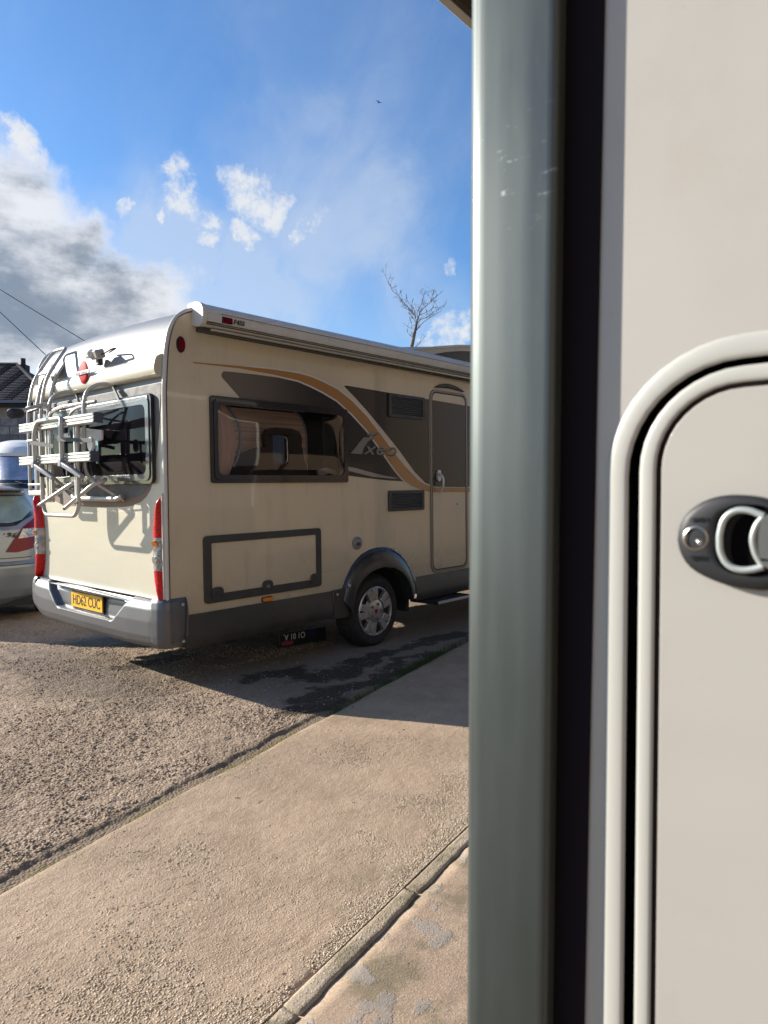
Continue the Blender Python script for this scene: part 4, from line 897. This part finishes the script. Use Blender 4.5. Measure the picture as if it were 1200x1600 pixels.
# outer raised ring, gap with sides blackened as deep shade, inner ring, groove, leaf
def ringsec(name, e_out, e_in, xo, xi, m, bulge, n=10):
    a, c = DR(e_out), DR(e_in); mb = MB(); N = len(a)
    def P(i, v):
        p, q_ = Vector(a[i % N]), Vector(c[i % N]); r_ = p.lerp(q_, v); return (FX + xo + (xi - xo) * v - bulge * math.sin(math.pi * v) ** .35 if 0 < v < 1 else FX + xo + (xi - xo) * v, r_[0], r_[1])
    vs = [P(i, j / n) for i in range(N) for j in range(n + 1)]
    mb.add(vs, [(i * (n + 1) + j, ((i + 1) % N) * (n + 1) + j, ((i + 1) % N) * (n + 1) + j + 1, i * (n + 1) + j + 1) for i in range(N) for j in range(n)])
    return mb.build(name, m, dr2, smooth=60)
ringsec('outer_frame', .0495, .0275, -.0008, -.002, M_ff, .0030)
ringsec('gap_side', .0275, .0274, -.002, .022, M_void, 0, 2)
ringsec('seal', .0290, .012, .014, .014, M_void, 0, 2)
ringsec('inner_frame_edge', .0172, .0171, .016, -.0005, M_void, 0, 2)
ringsec('inner_frame', .0172, .0010, -.0005, -.0010, M_ff, .0022)
ringsec('groove', .0012, -.0045, .0035, .0035, mat('brown_groove', (.05, .036, .032), .8, spec=.2), 0, 2)
MB().prism(DR(-.0036), 0, FX + .0, FX + .02).build('leaf', M_fw, dr2, bevel=.0025)
# lock escutcheon
es = [(.2243, 1.3576), (.2225, 1.370), (.2164, 1.3815), (.2024, 1.3922), (.1885, 1.3972), (.1753, 1.3985), (.160, 1.3975), (.1496, 1.3955), (.128, 1.385), (.115, 1.368), (.112, 1.352), (.118, 1.336), (.132, 1.322), (.1485, 1.3145), (.1689, 1.3152), (.1835, 1.3175), (.1959, 1.3216), (.2085, 1.3275), (.2159, 1.334), (.2225, 1.3455)]
esr = [(p.y, p.z) for p in smooth_path([(0, FY_(a), c) for a, c in es + es[:1]], .006, 3)][:-1]
hole = rrect(FY_(.135), FY_(.190), 1.328, 1.389, .022, 8)
M_esc = mat('dark_grey_escutcheon', (.019, .020, .022), .5, spec=.35, bumps=.12, bscale=900, bdist=.0004)
lk = empty('latch', parent=dr2)
cen = (FY_(.168), 1.356)
es1 = MB()
def dome(poly, hole_, m, name):
    N = 48
    def at(pl, th):
        d = (math.cos(th), math.sin(th)); best = 0
        for p, q_ in zip(pl, pl[1:] + pl[:1]):
            ex, ey = q_[0] - p[0], q_[1] - p[1]; det = d[0] * (-ey) + ex * d[1]
            if abs(det) < 1e-12: continue
            rx, ry = p[0] - cen[0], p[1] - cen[1]; t = (rx * (-ey) + ex * ry) / det; s = (d[0] * ry - d[1] * rx) / det
            if t > 0 and -1e-6 <= s <= 1 + 1e-6: best = max(best, t)
        return best
    rows = [(1.0, 0), (1.0, -.004), (.985, -.006), (.94, -.008), (.75, -.0095), (.5, -.0105), (.25, -.011), (.08, -.0108), (.0, -.009), (-.02, 0), (-.06, .016)]
    vs = []
    for i in range(N):
        th = i * 2 * math.pi / N; ro, ri = at(poly, th), at(hole_, th)
        for f_, xx in rows: r_ = ri + (ro - ri) * f_; vs.append((FX + xx, cen[0] + r_ * math.cos(th), cen[1] + r_ * math.sin(th)))
    k = len(rows); mb = MB().add(vs, [(i * k + j, ((i + 1) % N) * k + j, ((i + 1) % N) * k + j + 1, i * k + j + 1) for i in range(N) for j in range(k - 1)])
    return mb.build(name, m, lk, smooth=50)
dome(esr, hole, M_esc, 'escutcheon')
MB().prism(rrect(FY_(.133), FY_(.192), 1.326, 1.391, .022, 8), 0, FX + .001, FX - .0065).build('pocket', M_void, lk)  # black plug drawn as the shade inside the latch recess
M_sil = mat('satin_silver_plastic', (.46, .50, .48), .32, metal=.35)
gr = [(.1495, 1.3800), (.160, 1.3845), (.170, 1.3850), (.1775, 1.3815), (.1825, 1.3745), (.1850, 1.362), (.1845, 1.348), (.1800, 1.338), (.1740, 1.3335), (.166, 1.3320), (.157, 1.3335), (.1495, 1.3365)]
gpth = smooth_path([(FX - .013, FY_(a), c) for a, c in gr], .004, 3)
MB().tube(gpth, .0030, 12).build('grip_ring', M_sil, lk, smooth=60)
MB().tube(smooth_path([(FX - .013, FY_(.1495), 1.380), (FX - .014, FY_(.1555), 1.372), (FX - .015, FY_(.1585), 1.360), (FX - .014, FY_(.1555), 1.346), (FX - .013, FY_(.1495), 1.3365)], .006), .0026, 12).build('grip_ring', M_sil, lk, smooth=60)
pd = [(.1585, 1.359), (.1565, 1.371), (.151, 1.379), (.140, 1.384), (.128, 1.380), (.120, 1.359), (.128, 1.337), (.140, 1.333), (.151, 1.338), (.1565, 1.347)]
MB().prism([(p.y, p.z) for p in smooth_path([(0, FY_(a), c) for a, c in pd + pd[:1]], .006, 4)][:-1], 0, FX - .002, FX - .0155).build('paddle', mat('paddle_grey', (.10, .105, .10), .45), lk, bevel=.003)
lc = (FX - .0085, FY_(.2060), 1.3582)
cyl = MB().lathe([(.0112, 0), (.0112, .0025), (.0098, .0032), (.0088, .0012), (.0001, .0010)], (-1, 0, 0), lc, 32).build('lock_cylinder', mat('brushed_lock', (.42, .38, .34), .28, metal=.85), lk, smooth=35)
MB().obox((lc[0] - .0012, lc[1] + .001, lc[2]), (.0004, 0, 0), (0, .0055, .0012), (0, -.0004, .0017)).build('keyhole', M_black, cyl)
MB().lathe([(.0001, .0022), (.0030, .0012), (.0034, 0)], (-1, 0, 0), (lc[0] - .001, lc[1] - .0028, lc[2] - .0032), 14).build('shutter', M_chrome, cyl, smooth=60)
put_text('moulding_text', 'OPEN', .016, .0042, (FX - .0112, FY_(.203), 1.3755), (0, -1, 0), (0, 0, 1), M_esc, lk, .0005)
put_text('moulding_text', 'CLOSE', .016, .0042, (FX - .0112, FY_(.203), 1.3405), (0, -1, 0), (0, 0, 1), M_esc, lk, .0005)
# pilaster: rounded grey corner strip, black seal beside it, widened to stand for shaded wall
M_post = mat('grey_metallic_corner', (.085, .097, .095), .48, metal=.7, coat=.0, fn=lambda T, b: (
    T.put(b.inputs['Base Color'], T.mix(T.m('MULTIPLY', T.sm(T.noise(T.v('MULTIPLY', T.obj(), (30, 30, 90)), 1.1, 5, .7), .62, .72), T.sm(T.v('DISTANCE', T.obj(), (FX - .03, FY_(.40), 1.735)), .10, .02)), (.083, .096, .094), (.34, .37, .37))),
    T.put(b.inputs['Roughness'], T.sm(T.noise(T.v('MULTIPLY', T.obj(), (14, 14, 3)), 2, 5), .3, .7, .44, .54))))
def postP(u, v):
    z = .42 + v * 2.15
    yr = .3395 + (1.9 - z) * .0062; yl = .4515 + (1.4 - z) * .0015
    a = [(0, yr, .0), (0, yr, -.017), (.04, yr + .001, -.0215), (.1, yr + .003, -.0232)]
    pts = [(yr, -.004), (yr, -.018), (yr + .0012, -.0215), (yr + .004, -.0232), (yr + .03, -.0255), (yr + .06, -.0262), (yl - .022, -.0258), (yl - .012, -.0235), (yl - .005, -.018), (yl - .0012, -.009), (yl, .004), (yl, .05), (yl - .004, .2)]
    t = u * (len(pts) - 1); i = min(int(t), len(pts) - 2); k = t - i; p, q_ = pts[i], pts[i + 1]
    return (FX + p[1] + (q_[1] - p[1]) * k - .0048, FY_(p[0] + (q_[0] - p[0]) * k), z)
MB().grid(postP, 48, 12).build('corner_strip', M_post, fv, smooth=60)
MB().add([(FX - .0025, FY_(seamL(z)), z) for z in (.42, 2.57)] + [(FX - .0045, FY_(.36), z) for z in (.42, 2.57)] + [(FX + .01, FY_(seamL(z)), z) for z in (.42, 2.57)], [(0, 1, 3, 2), (0, 1, 5, 4)]).build('seal_and_shade_strip', mat('seal_and_shade_black', (.010, .008, .011), .9, spec=.15), fv)
for yy in (FY_(.40), FY_(wy0) + .25):
    for xx in (FX + 1.4, FX + 4.6):
        MB().lathe([(.2, -.1), (.33, -.09), (.34, 0), (.33, .09), (.2, .1), (.0001, .08)], (0, 1, 0), (xx, yy - .12, .34), 32).build('wheel', M_tyre, fv, smooth=35)

# ================================================================== CAR
CH = Vector((.316, .949, 0)).normalized(); CL = Vector((-CH.y, CH.x, 0))
car_loc = Vector((.60, 3.50, 0)) + CL * .78
car = empty('parked_car', car_loc, (0, 0, math.atan2(CH.y, CH.x)), label='silver hatchback parked behind the motorhome at the left edge', cat='car')
zr = [.2, .27, .35, .5, .60, .635, .66, .75, .9, 1.0, 1.08, 1.2, 1.37, 1.40, 1.43, 1.48]
xr = [.10, .03, .01, 0, .0, .015, .05, .06, .085, .12, .17, .27, .44, .36, .42, .85]
xf = [4.15, 4.2, 4.22, 4.23, 4.2, 4.17, 4.15, 4.0, 3.6, 3.25, 3.0, 2.75, 2.3, 2.2, 2.05, 1.7]
ww = [.80, .84, .87, .89, .89, .89, .885, .885, .87, .85, .83, .775, .69, .665, .63, .48]
NEXP = 5.0
def car_rear(y, z, lift=0):
    a, f_, w = np.interp(z, zr, xr), np.interp(z, zr, xf), np.interp(z, zr, ww); xc, hx = (a + f_) / 2, (f_ - a) / 2
    t = min(.9995, abs(y) / w); return xc - hx * (1 - t ** NEXP) ** (1 / NEXP) * 1.0 - lift + .16 * t * t - .0
M_car = mat('silver_car_paint', (.21, .235, .27), .34, metal=.35, coat=.3)
def plan_ring(z, n=96, sc_=1.):
    a, f_, w = [float(np.interp(z, zr, q_)) for q_ in (xr, xf, ww)]; xc, hx = (a + f_) / 2, (f_ - a) / 2; out = []
    for i in range(n):
        t = 2 * math.pi * i / n; c_, s_ = math.cos(t), math.sin(t)
        X = xc + hx * math.copysign(abs(c_) ** (2 / NEXP), c_); Y = w * math.copysign(abs(s_) ** (2 / NEXP), s_)
        X += .16 * (Y / w) ** 2 * (1 if X < xc else -1); out.append((X, Y * sc_, z))
    return out
zz = sorted(set(list(np.linspace(.2, 1.48, 44)) + zr)); rings = [plan_ring(z) for z in zz]; N = 96
vs = [p for r_ in rings for p in r_]; fs = [(i * N + j, i * N + (j + 1) % N, (i + 1) * N + (j + 1) % N, (i + 1) * N + j) for i in range(len(zz) - 1) for j in range(N)]
fs.append(tuple((len(zz) - 1) * N + j for j in range(N)))
MB().add(vs, fs).build('body', M_car, car, smooth=35)
def patch(name, poly, m, lift, parent=car, step=.012, fnx=car_rear, thick=.0):
    """surface patch over a rear region given as (y, z) polygon"""
    tri = tessellate_polygon([[Vector((a, c, 0)) for a, c in poly]]); bm = bmesh.new()
    V = [bm.verts.new((0, a, c)) for a, c in poly]
    for t in tri:
        try: bm.faces.new([V[i] for i in t])
        except ValueError: pass
    bmesh.ops.subdivide_edges(bm, edges=bm.edges[:], cuts=7, use_grid_fill=True)
    bmesh.ops.subdivide_edges(bm, edges=bm.edges[:], cuts=2, use_grid_fill=True)
    for v in bm.verts: v.co.x = fnx(v.co.y, v.co.z, lift)
    bmesh.ops.recalc_face_normals(bm, faces=bm.faces[:])
    me = bpy.data.meshes.new(name); bm.to_mesh(me); bm.free(); me.materials.append(m); return link(name, me, parent, smooth=50)
cw = patch('rear_window', [(-.66, 1.37), (-.73, 1.28), (-.79, 1.19), (-.60, 1.10), (-.52, 1.045), (-.44, 1.035), (.44, 1.035), (.52, 1.045), (.60, 1.10), (.79, 1.19), (.73, 1.28), (.66, 1.37)], M_blackgl, .006)
patch('glass', [(-.62, 1.36), (-.70, 1.22), (-.57, 1.10), (-.46, 1.07), (.46, 1.07), (.57, 1.10), (.70, 1.22), (.62, 1.36)], mat('lit_rear_glass', (.20, .27, .275), .08, coat=.5, vary=.35, vscale=4), .012, cw)
for s in (-1, 1):
    tl = patch('tail_lamp', [(s * .80, 1.19), (s * .70, 1.11), (s * .59, 1.03), (s * .49, .89), (s * .41, .765), (s * .52, .755), (s * .64, .775), (s * .75, .81), (s * .862, .87), (s * .862, 1.02), (s * .83, 1.12)], M_dred, .016)
    patch('clear_lens', [(s * .58, 1.005), (s * .862, 1.015), (s * .862, .93), (s * .53, .90)], M_clear, .022, tl)
patch('brake_light', [(-.40, 1.400), (.40, 1.400), (.40, 1.425), (-.40, 1.425)], M_red, .015)
MB().box(.30, .75, -.60, .60, 1.425, 1.445).build('spoiler', M_car, car, bevel=.01)
patch('tailgate_seam', [(-.66, .690), (.66, .690), (.66, .698), (-.66, .698)], M_black, .005)
patch('plate_recess', [(-.34, .72), (.34, .72), (.30, .86), (-.30, .86)], M_greyabs, .005)
patch('bumper_crease', [(-.80, .615), (.80, .615), (.80, .630), (-.80, .630)], M_greyabs, .004)
me = text_mesh('i30', .17, .045, .012, .2); me.transform(Matrix.Translation((car_rear(-.42, .965) - .004, -.46, .945)) @ Matrix(((0, 0, -1, 0), (-1, 0, 0, 0), (0, 1, 0, 0), (0, 0, 0, 1)))); me.materials.append(M_greyabs); link('badge', me, car)
MB().tube([(.12, -.5, 1.055), (.10, -.2, 1.05), (.08, .1, 1.06)], .009, 8).build('rear_wiper', M_black, car)
for xx in (.80, 3.42):
    for s in (-1, 1):
        MB().lathe([(.0001, .02), (.18, .02), (.2, .0), (.215, .01), (.29, .0), (.315, -.03), (.315, -.17), (.2, -.19)], (0, s, 0), (xx, s * .885, .315), 36).build('wheel', M_tyre, car, smooth=35)
MB().box(.15, 4.0, -.75, .75, .17, .24).build('underbody', M_dark, car)

# ================================================================== VAN
vc = Vector((2.90, 8.43, 0)); vdir = Vector((2.83 + 2.563, 8.52 + 4.238, 0)).normalized(); vdir = Matrix.Rotation(rad(12), 3, 'Z') @ vdir
van = empty('parked_van', vc, (0, 0, math.atan2(vdir.y, vdir.x)), label='white van with a silver screen cover behind its windscreen, beyond the silver car', cat='van')
vz = [.25, .5, .9, 1.1, 1.25, 1.5, 1.6, 2.12, 2.17, 2.30, 2.42, 2.50]
vx = [.05, 0, .03, .12, .35, .8, .95, 1.50, 1.48, 1.62, 1.9, 2.6]
vw = [.92, .97, 1.0, 1.0, 1.0, 1.0, .99, .93, .91, .78, .62, .40]
def van_front(y, z, lift=0):
    a, w = np.interp(z, vz, vx), np.interp(z, vz, vw); xc, hx = (a + 5.6) / 2, (5.6 - a) / 2; t = min(.9995, abs(y) / w)
    return xc - hx * (1 - t ** 5) ** .2 + .25 * t * t - lift
rings = []; zz = sorted(set(list(np.linspace(.25, 2.5, 40)) + vz))
for z_ in zz:
    a, w = float(np.interp(z_, vz, vx)), float(np.interp(z_, vz, vw)); xc, hx = (a + 5.6) / 2, (5.6 - a) / 2; r_ = []
    for i in range(64):
        t = 2 * math.pi * i / 64; c_, s_ = math.cos(t), math.sin(t); X = xc + hx * math.copysign(abs(c_) ** .4, c_); Y = w * math.copysign(abs(s_) ** .4, s_)
        r_.append((X + (.25 * (Y / w) ** 2 if X < xc else 0), Y, z_))
    rings.append(r_)
MB().add([p for r_ in rings for p in r_], [(i * 64 + j, i * 64 + (j + 1) % 64, (i + 1) * 64 + (j + 1) % 64, (i + 1) * 64 + j) for i in range(len(zz) - 1) for j in range(64)] + [tuple((len(zz) - 1) * 64 + j for j in range(64))]).build('body', mat('white_van_paint', (.74, .71, .66), .45, coat=.1), van, smooth=35)
ws = patch('windscreen', [(-.97, 1.58), (.97, 1.58), (.88, 2.11), (-.88, 2.11)], M_blackgl, .008, van, fnx=van_front)
patch('screen_cover', [(-.90, 1.64), (.90, 1.64), (.83, 2.09), (-.83, 2.09)], mat('silver_screen_cover', (.40, .43, .52), .35, metal=.3, vary=.4, vscale=3), .014, ws, fnx=van_front)
for y_ in (-.3, .45): MB().tube([(van_front(y_, 1.55, .03), y_, 1.57), (van_front(y_ + .4, 1.75, .03), y_ + .42, 1.75)], .012, 6).build('wiper', M_black, ws)
patch('bonnet_gap', [(-.95, 1.48), (.95, 1.48), (.97, 1.57), (-.97, 1.57)], M_black, .008, van, fnx=van_front)
patch('grille', [(-.6, .75), (.6, .75), (.55, .98), (-.55, .98)], M_black, .012, van, fnx=van_front)
for s in (-1, 1):
    patch('headlight', [(s * .62, .85), (s * .93, .9), (s * .93, 1.12), (s * .70, 1.05)], M_clear, .012, van, fnx=van_front)
    MB().prism(rrect(s * 1.16 - .09, s * 1.16 + .09, 1.45, 1.80, .05), 0, 1.0, 1.12).build('mirror', M_black, van, bevel=.02)
    for xx in (.95, 4.4): MB().lathe([(.0001, .0), (.2, .0), (.33, -.01), (.34, -.18), (.2, -.19)], (0, s, 0), (xx, s * 1.0, .34), 30).build('wheel', M_tyre, van, smooth=35)

# ================================================================== HOUSE AND YARD WALL (axes: a = rightwards, d = away)
def AD(a, d, z): return Vector((-2.563, -4.238, 0)) + F0 * d + R0 * a + Vector((0, 0, z))
h_o = AD(-12.4, 25, 0)
yaw_ad = math.atan2(R0.y, R0.x)     # local x = rightwards, local y = away
hs = empty('house', h_o, (0, 0, yaw_ad), label='old rendered house with a dark tiled hipped roof at the left edge', cat='house')
M_render = mat('brown_render', (.30, .24, .17), .9, vary=.3, vscale=1.4, bumps=.4, bscale=12, bdist=.02)
M_tile = mat('dark_roof_tile', (.03, .022, .024), .85, fn=lambda T, b: T.put(b.inputs['Base Color'], T.mix(T.noise(T.obj(), 5, 6, .7), (.018, .013, .015), (.05, .036, .037))))
MB().box(-14, .0, .25, 6.5, 0, 4.72).build('wall', M_render, hs)
rf = empty('roof', parent=hs)
EZ, RZ, XR, XHI = 4.72, 6.62, -2.6, .45
tl = MB(); nrow = 22; HD = 3.4
for i in range(nrow):
    t0, t1 = i / nrow, (i + 1) / nrow
    y0, y1 = t0 * HD, t1 * HD; z0, z1 = EZ + t0 * (RZ - EZ), EZ + t1 * (RZ - EZ); xa, xb = XHI + t0 * (XR - XHI), XHI + t1 * (XR - XHI)
    x = -14.
    k = 0
    while x < xa:
        x2 = min(x + .27, xa); w_ = .012 * ((k * 7 + i * 3) % 3)
        tl.add([(x + .008, y0, z0 + .045 + w_), (x2 - .004, y0, z0 + .045 + w_), (min(x2, xb) - .004, y1, z1 + .012), (min(x, xb), y1, z1 + .012), (x + .008, y0, z0), (x2 - .004, y0, z0)], [(0, 1, 2, 3), (4, 5, 1, 0)]); x = x2; k += 1
tl.build('roof_tiles', M_tile, rf, kind='stuff')
MB().add([(-14, 0, EZ - .03), (XHI, 0, EZ - .03), (XR, HD, RZ - .03), (-14, HD, RZ - .03), (XHI, 6.8, EZ - .03), (-14, 6.8, EZ - .03)], [(0, 1, 2, 3), (1, 4, 2), (3, 2, 4, 5)]).build('roof_slope', M_tile, rf)
MB().tube([(-14, HD, RZ + .02), (XR, HD, RZ + .02), (XHI, 0, EZ + .03)], .08, 8).build('ridge', M_tile, rf, smooth=60)
MB().box(-14, XHI, -.10, -.02, EZ - .09, EZ + .01).build('gutter', mat('grey_gutter', (.16, .16, .175), .5), hs)
MB().box(-14, XHI - .1, .02, .25, EZ - .22, EZ - .10).build('fascia', M_dark, hs)
MB().box(-2.55, -2.20, 3.3, 3.65, 6.0, 6.62).build('chimney', mat('sooty_brick', (.05, .045, .045), .9, vary=.4, vscale=6), hs)
MB().lathe([(.10, 0), (.09, .25), (.11, .27), (.07, .27)], (0, 0, 1), (-2.38, 3.47, 6.62), 14).build('chimney_pot', M_tile, hs, smooth=40)
for wx in (-3.5, -6.6): 
    w = MB().box(wx - .55, wx + .55, .18, .26, 3.0, 4.1).build('window', M_blackgl, hs); MB().box(wx - .6, wx + .6, .14, .30, 2.92, 3.0).build('sill', M_trim, w)
# block outbuilding wall: every block a part
bo = AD(-13.2, 17.5, 0)
bw = empty('block_wall', bo, (0, 0, yaw_ad), label='grey concrete block wall in front of the old house', cat='wall')
M_mort = mat('mortar', (.16, .15, .14), .95)
M_blk = [mat('concrete_block_%d' % i, c_, .92, vary=.35, vscale=5, bumps=.5, bscale=30, bdist=.01) for i, c_ in enumerate(((.17, .165, .16), (.13, .125, .125), (.22, .21, .20)))]
MB().box(-.0, 5.6, .03, .22, 0, 3.24).build('mortar_bed', M_mort, bw)
bms = [MB().box(.006, .434, 0, .05, .006, .214).build('block', m_, bw, bevel=.006) for m_ in M_blk]
for i in range(15):
    for j in range(13):
        x_ = j * .44 - (.22 if i % 2 else 0)
        if x_ < -.05: continue
        k = (i * 5 + j * 11 + (i * j) % 3) % 3
        if (i, j) in ((0, 0), (0, 1), (0, 2)): bms[j].location = (x_, 0, i * .22); continue
        o = bms[k].copy(); C.objects.link(o); o.parent = bw; o.location = (x_, rnd.uniform(-.006, .006), i * .22)

# ================================================================== TREE, WIRES, BIRD
M_bark = mat('grey_bark', (.17, .135, .115), .9, vary=.3, vscale=8)
tree_o = Vector((8.10, 4.78, 0))
tr = empty('bare_tree', tree_o, (0, 0, yaw_ad), label='slim leafless tree rising behind the motorhome roof', cat='tree')
K = 1080 / 14.     # trunk stands 14 m off: metres per traced unit
def tp(px, py, dd=0): return Vector(((px - 643) / K + .22, dd, 1.4 + (770 - py) / K))
def z7(a, c, dd=0): return tp(600 + a / 8.42, 430 + c / 8.42, dd)
MB().tube([(0, 0, -.1), (.04, 0, 1.5), (.1, .02, 3.0), tuple(z7(355, 985)), tuple(z7(375, 900)), tuple(z7(400, 780)), tuple(z7(418, 700)), tuple(z7(430, 640))], .055, 9, r2=.022).build('trunk', M_bark, tr, smooth=60)
br = MB()
limbs = [([(430, 650), (400, 560), (360, 500), (300, 440), (215, 350), (175, 300), (110, 250), (80, 190), (45, 110), (12, 50)], .014, -.1),
         ([(425, 680), (440, 600), (470, 510), (520, 450), (600, 380), (660, 320), (720, 262)], .016, .15), ([(405, 770), (450, 720), (510, 655), (600, 600), (680, 560), (735, 530)], .014, -.25),
         ([(440, 600), (430, 520), (470, 450), (505, 370), (515, 290), (535, 220)], .013, .05), ([(420, 640), (410, 540), (400, 470), (350, 390), (300, 320)], .012, .3),
         ([(450, 560), (520, 520), (590, 480), (640, 430), (655, 415)], .010, .3), ([(420, 660), (380, 600), (345, 570), (325, 540)], .008, -.2), ([(405, 740), (350, 715), (295, 685)], .007, .1),
         ([(440, 640), (500, 600), (560, 590), (640, 520), (700, 490), (730, 455)], .010, -.1), ([(385, 870), (350, 820), (330, 810)], .005, 0), ([(415, 960), (440, 930), (470, 905)], .012, .1), ([(600, 380), (625, 330), (630, 270), (600, 200)], .007, .1),
         ([(360, 500), (300, 470), (240, 400)], .008, .1)]
for pts, r_, dd in limbs:
    n = len(pts); P = [z7(a, c, dd * i / n) for i, (a, c) in enumerate(pts)]
    br.tube(P, r_ * .65, 6, r2=.003)
    for i in range(1, n):
        for k in range(2):
            q0 = P[i - 1].lerp(P[i], rnd.random()); d = (P[i] - P[i - 1]).normalized(); up = Vector((rnd.gauss(0, .6), rnd.gauss(0, .6), abs(rnd.gauss(.5, .4)))); v = (d * .6 + up).normalized() * rnd.uniform(.08, .24)
            m1 = q0 + v * .5 + Vector((rnd.gauss(0, .015), rnd.gauss(0, .015), 0)); e1 = q0 + v
            br.tube([q0, m1, e1], 0.0032, 4, r2=.0018)
            for _ in range(3):
                s0 = m1.lerp(e1, rnd.random()); v2 = (v.normalized() + Vector((rnd.gauss(0, .8), rnd.gauss(0, .8), rnd.gauss(.3, .5)))).normalized() * rnd.uniform(.03, .10); br.tube([s0, s0 + v2], .003, 3, r2=.002)
br.build('crown', M_bark, tr, smooth=60)
def wire(a, b_, sag, label):
    a, b_ = Vector(a), Vector(b_); pts = [a.lerp(b_, i / 24) - Vector((0, 0, sag * 4 * (i / 24) * (1 - i / 24))) for i in range(25)]
    return tag(MB().tube(pts, .011, 6).build('overhead_wire', M_black), label, 'wire', 'overhead wires')
def ext(p, q_, a, b_): p, q_ = Vector(p), Vector(q_); return p + (q_ - p) * a, p + (q_ - p) * b_
a_, b_ = ext((5.08, 17.28, 7.32), (6.77, 15.37, 5.72), -4.5, 1.6); wire(a_, b_, .12, 'upper overhead wire running down behind the motorhome roof')
a_, b_ = ext((5.07, 17.29, 6.67), (5.87, 16.39, 5.5), -6, 2.2); wire(a_, b_, .10, 'lower overhead wire ending behind the roof ladder')
bp = AD((591.3 - 600) / 1080 * 60, 60, 1.4 + (766.5 - 166.8) / 1080 * 60)
bird = MB().tube([(-.16, 0, 0), (-.06, 0, .02), (.06, 0, .02), (.13, 0, .03)], .045, 8, r2=.02); bird.add([(-.05, 0, .03), (.06, 0, .03), (-.02, .26, .10), (-.06, .24, .10)], [(0, 1, 2, 3)]); bird.add([(-.05, 0, .03), (.06, 0, .03), (-.02, -.26, .10), (-.06, -.24, .10)], [(0, 1, 2, 3)])
bo_ = bird.build('bird', M_black); bo_.location = bp; bo_.rotation_euler = (.4, .3, 1.0); tag(bo_, 'tiny dark bird flying high in the blue sky', 'bird')

# ================================================================== WORKSHOP CANOPY (top right corner)
ws_ = empty('workshop', (0, 0, 0), label='dark timber canopy of a workshop showing at the top beside the grey strip', cat='building')
M_soff = mat('dark_soffit_boards', (.045, .032, .024), .85, fn=lambda T, b: T.put(b.inputs['Base Color'], T.mix(T.noise(T.v('MULTIPLY', T.obj(), (1, 14, 14)), 2, 5), (.025, .019, .015), (.075, .052, .036))))
for k in range(22):
    MB().box(.16, 8, -2.045 - .2 * (k + 1) + .006, -2.045 - .2 * k, 4.03, 4.06).build('board', M_soff, ws_, bevel=.004)
MB().box(.12, 8, -2.04, -1.985, 3.99, 4.16).build('fascia', mat('cream_fascia', (.52, .47, .38), .6, vary=.1), ws_, bevel=.004)
MB().box(.15, 8, -2.075, -2.042, 3.985, 4.03).build('batten', M_soff, ws_)
MB().box(.14, 8, -6.59, -2.04, 4.065, 4.12).build('roof_sheet', M_greyabs, ws_)
MB().box(-9, 14, -6.9, -6.6, -.05, 6.4).build('wall', mat('brown_timber', (.20, .145, .095), .85, fn=lambda T, b: T.put(b.inputs['Base Color'], T.mix(T.noise(T.v('MULTIPLY', T.obj(), (.7, 1, 9)), 3, 5), (.12, .082, .055), (.24, .17, .11)))), ws_)
for xx in (4.6, 7.8): MB().box(xx, xx + .12, -2.3, -2.18, -.05, 4.03).build('post', M_soff, ws_)
